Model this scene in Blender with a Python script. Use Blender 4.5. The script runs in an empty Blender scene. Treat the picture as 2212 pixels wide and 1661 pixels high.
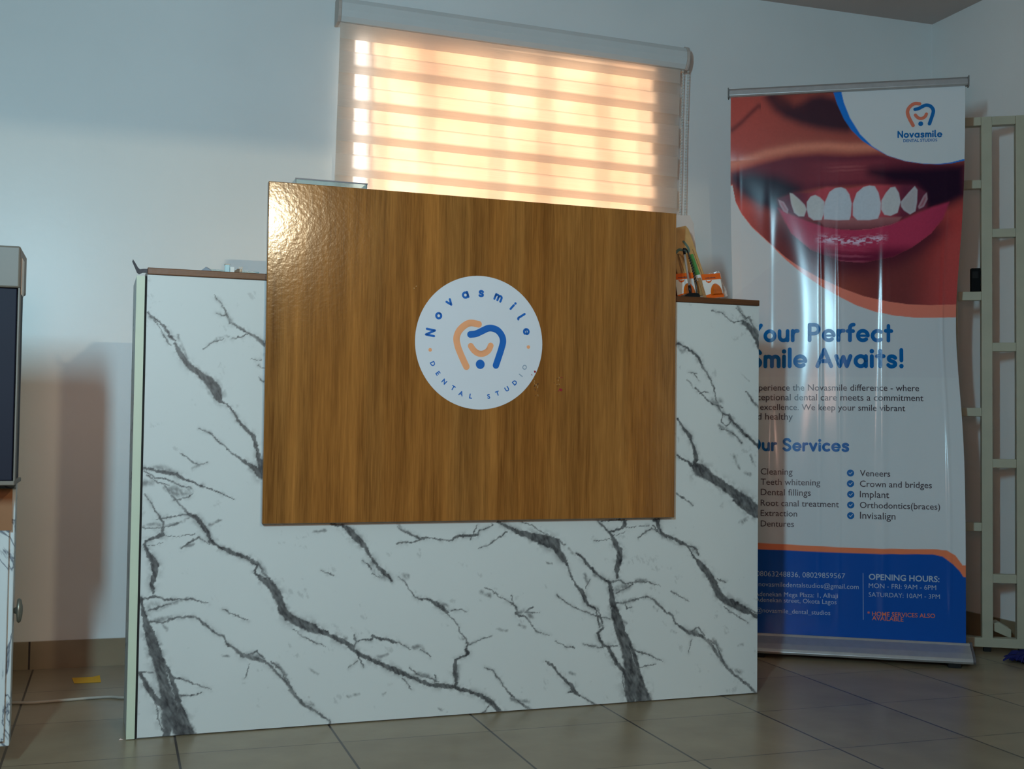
import bpy, bmesh, math, random
import numpy as np
from mathutils import Vector, Matrix
random.seed(7); rng = np.random.default_rng(11)
SC = bpy.context.scene
COL = SC.collection

# ------------------------------------------------------------------ camera
cam = bpy.data.cameras.new('camera'); cam.sensor_width = 36.0; cam.sensor_fit = 'HORIZONTAL'
cam.lens = 2563.065/2212*36.0; cam.clip_start = .05; cam.clip_end = 100
camo = bpy.data.objects.new('camera', cam); COL.objects.link(camo); SC.camera = camo
PIT, ROL, YAW, CH = 0.035212, 0.012066, 0.320772, 0.80930
_f = Vector((math.sin(YAW)*math.cos(PIT), math.cos(YAW)*math.cos(PIT), math.sin(PIT)))
_r0 = Vector((math.cos(YAW), -math.sin(YAW), 0)); _u0 = _r0.cross(_f)
_r = math.cos(ROL)*_r0 + math.sin(ROL)*_u0; _u = -math.sin(ROL)*_r0 + math.cos(ROL)*_u0
_m = Matrix((_r, _u, -_f)).transposed().to_4x4(); _m.translation = Vector((0, 0, CH)); camo.matrix_world = _m

# ------------------------------------------------------------------ light
SC.view_settings.view_transform = 'Standard'; SC.view_settings.look = 'None'
SC.view_settings.exposure = 0.0; SC.view_settings.gamma = 1.0; SC.view_settings.use_curve_mapping = False
try:
    SC.cycles.use_denoising = True
    SC.cycles.max_bounces = 10; SC.cycles.transparent_max_bounces = 16; SC.cycles.sample_clamp_indirect = 6
except Exception: pass
W = bpy.data.worlds.new('sky'); SC.world = W; W.use_nodes = True
W.node_tree.nodes['Background'].inputs[0].default_value = (.75, .87, 1, 1)
W.node_tree.nodes['Background'].inputs[1].default_value = .6
def area(name, loc, target, sx, sy, power, col, spread=180):
    l = bpy.data.lights.new(name, 'AREA'); l.shape = 'RECTANGLE'; l.size = sx; l.size_y = sy
    l.energy = power; l.color = col; l.spread = math.radians(spread)
    o = bpy.data.objects.new(name, l); COL.objects.link(o); o.location = loc
    d = Vector(target) - Vector(loc); o.rotation_euler = d.to_track_quat('-Z', 'Y').to_euler()
    return o
KEY = area('daylight_lamp', (-.60, .10, 1.66), (.8, 4.19, 1.40), .10, .42, 60, (.44, .815, 1.0))
WARM = area('warm_strip_lamp', (.97, -1.0, 2.06), (.6, 4.19, 1.5), .12, .012, 24, (1.0, .84, .56))
FILL = area('camera_side_lamp', (-.10, .12, 1.12), (1.0, 4.0, .8), .30, .22, 9.5, (1.0, .57, .44))
SKYL = area('window_daylight', (1.50, 9.0, 2.3), (1.40, 4.2, 1.75), 2.0, 1.8, 2000, (1.0, .97, .95))

# ------------------------------------------------------------------ helpers
def lin(c): return tuple(((v/255)/12.92 if v/255 <= .04045 else ((v/255+.055)/1.055)**2.4) for v in c)
def linA(a):
    a = np.clip(np.asarray(a, float)/255, 0, 1); return np.where(a <= .04045, a/12.92, ((a+.055)/1.055)**2.4)
def newmat(name):
    m = bpy.data.materials.new(name); m.use_nodes = True; nt = m.node_tree
    return m, nt, nt.nodes['Principled BSDF']
def mat(name, rgb, rough=.5, metal=0, spec=.5, var=.06, vscale=9, bump=0, bscale=200, coat=0, trans=0, alpha=1, ior=1.45):
    """plain surface: base colour with a slight procedural mottling"""
    m, nt, b = newmat(name); c = lin(rgb)
    tc = nt.nodes.new('ShaderNodeTexCoord'); n = nt.nodes.new('ShaderNodeTexNoise'); n.inputs['Scale'].default_value = vscale; n.inputs['Detail'].default_value = 5
    nt.links.new(tc.outputs['Object'], n.inputs['Vector'])
    r = nt.nodes.new('ShaderNodeValToRGB'); r.color_ramp.elements[0].position = .3; r.color_ramp.elements[1].position = .7
    r.color_ramp.elements[0].color = (*[v*(1-var) for v in c], 1); r.color_ramp.elements[1].color = (*[min(1, v*(1+var)) for v in c], 1)
    nt.links.new(n.outputs['Fac'], r.inputs['Fac']); nt.links.new(r.outputs['Color'], b.inputs['Base Color'])
    b.inputs['Roughness'].default_value = rough; b.inputs['Metallic'].default_value = metal
    b.inputs['Specular IOR Level'].default_value = spec; b.inputs['Coat Weight'].default_value = coat
    b.inputs['Transmission Weight'].default_value = trans; b.inputs['Alpha'].default_value = alpha; b.inputs['IOR'].default_value = ior
    if bump:
        n2 = nt.nodes.new('ShaderNodeTexNoise'); n2.inputs['Scale'].default_value = bscale; n2.inputs['Detail'].default_value = 3
        nt.links.new(tc.outputs['Object'], n2.inputs['Vector'])
        bp = nt.nodes.new('ShaderNodeBump'); bp.inputs['Strength'].default_value = bump; bp.inputs['Distance'].default_value = .002
        nt.links.new(n2.outputs['Fac'], bp.inputs['Height']); nt.links.new(bp.outputs['Normal'], b.inputs['Normal'])
    return m
class MB:
    """collects geometry for ONE mesh"""
    def __init__(s): s.v = []; s.f = []; s.mi = []
    def add(s, vs, fs, mi=0):
        k = len(s.v); s.v += [tuple(p) for p in vs]; s.f += [tuple(i+k for i in f) for f in fs]; s.mi += [mi]*len(fs); return s
    def box(s, a, b, mi=0, M=None):
        (x0, y0, z0), (x1, y1, z1) = a, b
        vs = [Vector(p) for p in ((x0,y0,z0),(x1,y0,z0),(x1,y1,z0),(x0,y1,z0),(x0,y0,z1),(x1,y0,z1),(x1,y1,z1),(x0,y1,z1))]
        if M is not None: vs = [M @ p for p in vs]
        return s.add(vs, [(3,2,1,0),(4,5,6,7),(0,1,5,4),(1,2,6,5),(2,3,7,6),(3,0,4,7)], mi)
    def prism(s, poly, axis, a, b, mi=0, M=None):
        """poly (list of 2-D) extruded along axis 'x','y' or 'z' from a to b"""
        n = len(poly); vs = []
        for t in (a, b):
            for p, q in poly: vs.append({'x': (t,p,q), 'y': (p,t,q), 'z': (p,q,t)}[axis])
        if M is not None: vs = [M @ Vector(p) for p in vs]
        fs = [tuple(range(n))[::-1], tuple(range(n, 2*n))] + [(i, (i+1) % n, n+(i+1) % n, n+i) for i in range(n)]
        return s.add(vs, fs, mi)
    def tube(s, pts, rad, seg=8, mi=0, cap=True):
        pts = [Vector(p) for p in pts]; n = len(pts); rs = rad if isinstance(rad, (list, tuple)) else [rad]*n
        vs = []; up = Vector((0, 0, 1))
        for i, p in enumerate(pts):
            t = (pts[min(i+1, n-1)] - pts[max(i-1, 0)]).normalized()
            a = t.cross(up if abs(t.dot(up)) < .95 else Vector((1, 0, 0))).normalized(); b = t.cross(a)
            for k in range(seg):
                w = 2*math.pi*k/seg; vs.append(p + a*math.cos(w)*rs[i] + b*math.sin(w)*rs[i])
        fs = [(i*seg+k, i*seg+(k+1) % seg, (i+1)*seg+(k+1) % seg, (i+1)*seg+k) for i in range(n-1) for k in range(seg)]
        if cap: fs += [tuple(range(seg))[::-1], tuple(range((n-1)*seg, n*seg))]
        return s.add(vs, fs, mi)
    def lathe(s, prof, seg=24, c=(0, 0, 0), mi=0, M=None):
        vs = []
        for r, z in prof:
            for k in range(seg):
                w = 2*math.pi*k/seg; vs.append(Vector((c[0]+r*math.cos(w), c[1]+r*math.sin(w), c[2]+z)))
        if M is not None: vs = [M @ p for p in vs]
        n = len(prof)
        fs = [(i*seg+k, i*seg+(k+1) % seg, (i+1)*seg+(k+1) % seg, (i+1)*seg+k) for i in range(n-1) for k in range(seg)]
        fs += [tuple(range(seg))[::-1], tuple(range((n-1)*seg, n*seg))]
        return s.add(vs, fs, mi)
    def build(s, name, mats, parent=None, smooth=False, bevel=0, loc=None, rot=None):
        me = bpy.data.meshes.new(name); me.from_pydata([tuple(p) for p in s.v], [], s.f)
        for m in (mats if isinstance(mats, (list, tuple)) else [mats]): me.materials.append(m)
        me.polygons.foreach_set('material_index', s.mi)
        if smooth: me.polygons.foreach_set('use_smooth', [True]*len(s.f))
        me.update()
        o = bpy.data.objects.new(name, me); COL.objects.link(o)
        if parent: o.parent = parent
        if loc: o.location = loc
        if rot: o.rotation_euler = rot
        if bevel:
            bv = o.modifiers.new('bevel', 'BEVEL'); bv.width = bevel; bv.segments = 2; bv.limit_method = 'ANGLE'
        return o
def tag(o, label, cat, group=None):
    o['label'] = label; o['category'] = cat
    if group: o['group'] = group
    return o
def thing(name, label, cat, loc=(0, 0, 0), rz=0, group=None):
    o = bpy.data.objects.new(name, None); COL.objects.link(o); o.empty_display_size = .1
    o.location = loc; o.rotation_euler = (0, 0, rz); return tag(o, label, cat, group)
def struct(o): o['kind'] = 'structure'; return o

# value noise on numpy arrays
_NT = rng.random((64, 64))
def vnoise(x, y, f):
    x = x*f; y = y*f; xi = np.floor(x).astype(int); yi = np.floor(y).astype(int); fx = x-xi; fy = y-yi
    fx = fx*fx*(3-2*fx); fy = fy*fy*(3-2*fy); g = lambda a, b: _NT[a & 63, b & 63]
    return (g(xi, yi)*(1-fx)+g(xi+1, yi)*fx)*(1-fy)+(g(xi, yi+1)*(1-fx)+g(xi+1, yi+1)*fx)*fy
def fbm(x, y, f, n=4):
    a = 0; s = 0; w = 1
    for i in range(n): a = a+w*vnoise(x+3.7*i, y-1.9*i, f); s += w; w *= .55; f *= 2.03
    return a/s
def sstep(a, b, x): t = np.clip((x-a)/(b-a), 0, 1); return t*t*(3-2*t)

# ---- lettering: rounded stroke glyphs (headings) and the built-in font (small print)
def arc(cx, cy, rx, ry, a0, a1, n=None):
    n = n or max(4, int(abs(a1-a0)/14)); return [(cx+rx*math.cos(math.radians(a0+(a1-a0)*i/n)), cy+ry*math.sin(math.radians(a0+(a1-a0)*i/n))) for i in range(n+1)]
GL = {
 'o': (100, [arc(50,50,35,35,0,360)]), 'e': (98, [[(18,49),(83,49)], arc(50,50,35,35,0,312)]),
 'a': (102, [arc(50,50,35,35,0,360), [(85,85),(85,15)]]), 'v': (88, [[(14,85),(44,15),(74,85)]]),
 'w': (124, [[(14,85),(38,15),(62,80),(86,15),(110,85)]]),
 's': (84, [[(66,74),(56,83),(42,85),(27,82),(20,70),(26,58),(42,51),(57,45),(66,34),(62,21),(46,14),(30,15),(17,24)]]),
 'm': (124, [[(15,15),(15,85)], [(15,58)]+arc(38.5,60,23.5,25,180,0)+[(62,15)], [(62,58)]+arc(85.5,60,23.5,25,180,0)+[(109,15)]]),
 'i': (34, [[(17,15),(17,85)], [(17,120),(17,121)]]), 'l': (34, [[(17,15),(17,135)]]),
 'L': (46, [[(17,135),(17,32)]+arc(34,32,17,17,180,270)]),
 'r': (64, [[(15,15),(15,85)], [(15,50)]+arc(45,52,30,33,180,78)]),
 'u': (92, [[(15,85),(15,46)]+arc(45,46,30,31,180,360), [(75,85),(75,15)]]),
 'c': (88, [arc(50,50,35,35,52,308)]), 't': (64, [[(32,122),(32,15)], [(12,85),(54,85)]]),
 'f': (62, [[(26,15),(26,102)]+arc(50,104,24,26,180,85), [(10,82),(48,82)]]),
 'P': (98, [[(17,15),(17,130),(48,130)]+arc(50,97,32,33,90,-90)+[(17,64)]]),
 'Y': (106, [[(12,130),(53,74),(94,130)], [(53,74),(53,15)]]),
 'S': (96, [[(78,112),(66,126),(48,131),(28,126),(17,110),(20,92),(34,80),(54,72),(72,60),(80,44),(74,25),(56,15),(36,15),(14,32)]]),
 'A': (122, [[(14,15),(61,130),(108,15)], [(32,50),(90,50)]]),
 'O': (140, [arc(70,72,55,58,0,360)]), 'N': (112, [[(17,15),(17,130),(95,15),(95,130)]]),
 '!': (38, [[(19,130),(19,58)], [(19,17),(19,18)]]), ' ': (44, []),
}
def ribbon(pts, hw, seg=6):
    """a stroke with round ends and round joints as triangles/quads in 2-D; each piece separately"""
    vs = []; fs = []; n = len(pts)
    def poly(ps): k = len(vs); vs.extend(ps); fs.append(tuple(range(k, k+len(ps))))
    def cap(c, ang, sweep):
        m = max(3, int(sweep/18)); poly([c]+[(c[0]+hw*math.cos(math.radians(ang+sweep*i/m)), c[1]+hw*math.sin(math.radians(ang+sweep*i/m))) for i in range(m+1)])
    for i in range(n-1):
        (x0, y0), (x1, y1) = pts[i], pts[i+1]; dx, dy = x1-x0, y1-y0; L = math.hypot(dx, dy) or 1e-9; nx, ny = -dy/L*hw, dx/L*hw
        poly([(x0-nx, y0-ny), (x1-nx, y1-ny), (x1+nx, y1+ny), (x0+nx, y0+ny)])
        a = math.degrees(math.atan2(dy, dx))
        if i == 0: cap(pts[0], a+90, 180)
        if i == n-2: cap(pts[-1], a-90, 180)
        else:
            (x2, y2) = pts[i+2]; b = math.degrees(math.atan2(y2-y1, x2-x1)); d = (b-a+180) % 360-180
            if abs(d) > 1:
                if d > 0: cap((x1, y1), a-90, d)
                else: cap((x1, y1), b+90, -d)
    return vs, fs
def smooth_pts(P, n=6):
    P = [np.array(p, float) for p in P]; Q = [2*P[0]-P[1]]+P+[2*P[-1]-P[-2]]; out = []
    for i in range(1, len(Q)-2):
        for k in range(n):
            t = k/n; p0, p1, p2, p3 = Q[i-1:i+3]
            out.append(tuple(.5*((2*p1)+(p2-p0)*t+(2*p0-5*p1+4*p2-p3)*t*t+(3*p1-p0-3*p2+p3)*t**3)))
    return out+[tuple(P[-1])]
def glyph_text(txt, hw=15, track=6):
    """2-D geometry of a heading; returns verts, faces, width and the x where each character starts"""
    vs = []; fs = []; x = 0; xs = []
    for ch in txt:
        adv, strokes = GL[ch]; xs.append(x)
        for st in strokes:
            if len(st) > 8 and ch in 'sS': st = smooth_pts(st, 3)
            h = hw*1.12 if len(st) == 2 and abs(st[0][1]-st[1][1]) <= 1 and st[0][0] == st[1][0] else (hw*.62 if ch == 'e' and len(st) == 2 else hw)
            v, f = ribbon(st, h); k = len(vs); vs += [(p[0]+x, p[1]) for p in v]; fs += [tuple(i+k for i in q) for q in f]
        x += adv+track
    return vs, fs, x-track, xs
def font_text(txt, offset=0.0):
    cu = bpy.data.curves.new('t', 'FONT'); cu.body = txt; cu.size = 1; cu.offset = offset; cu.resolution_u = 3
    o = bpy.data.objects.new('t', cu); COL.objects.link(o); dg = bpy.context.evaluated_depsgraph_get(); dg.update()
    me = bpy.data.meshes.new_from_object(o.evaluated_get(dg)); vs = [(v.co.x, v.co.y) for v in me.vertices]; fs = [tuple(p.vertices) for p in me.polygons]
    bpy.data.objects.remove(o); bpy.data.curves.remove(cu); bpy.data.meshes.remove(me)
    return vs, fs
def xspan(vs): a = [p[0] for p in vs]; return min(a), max(a)

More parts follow.
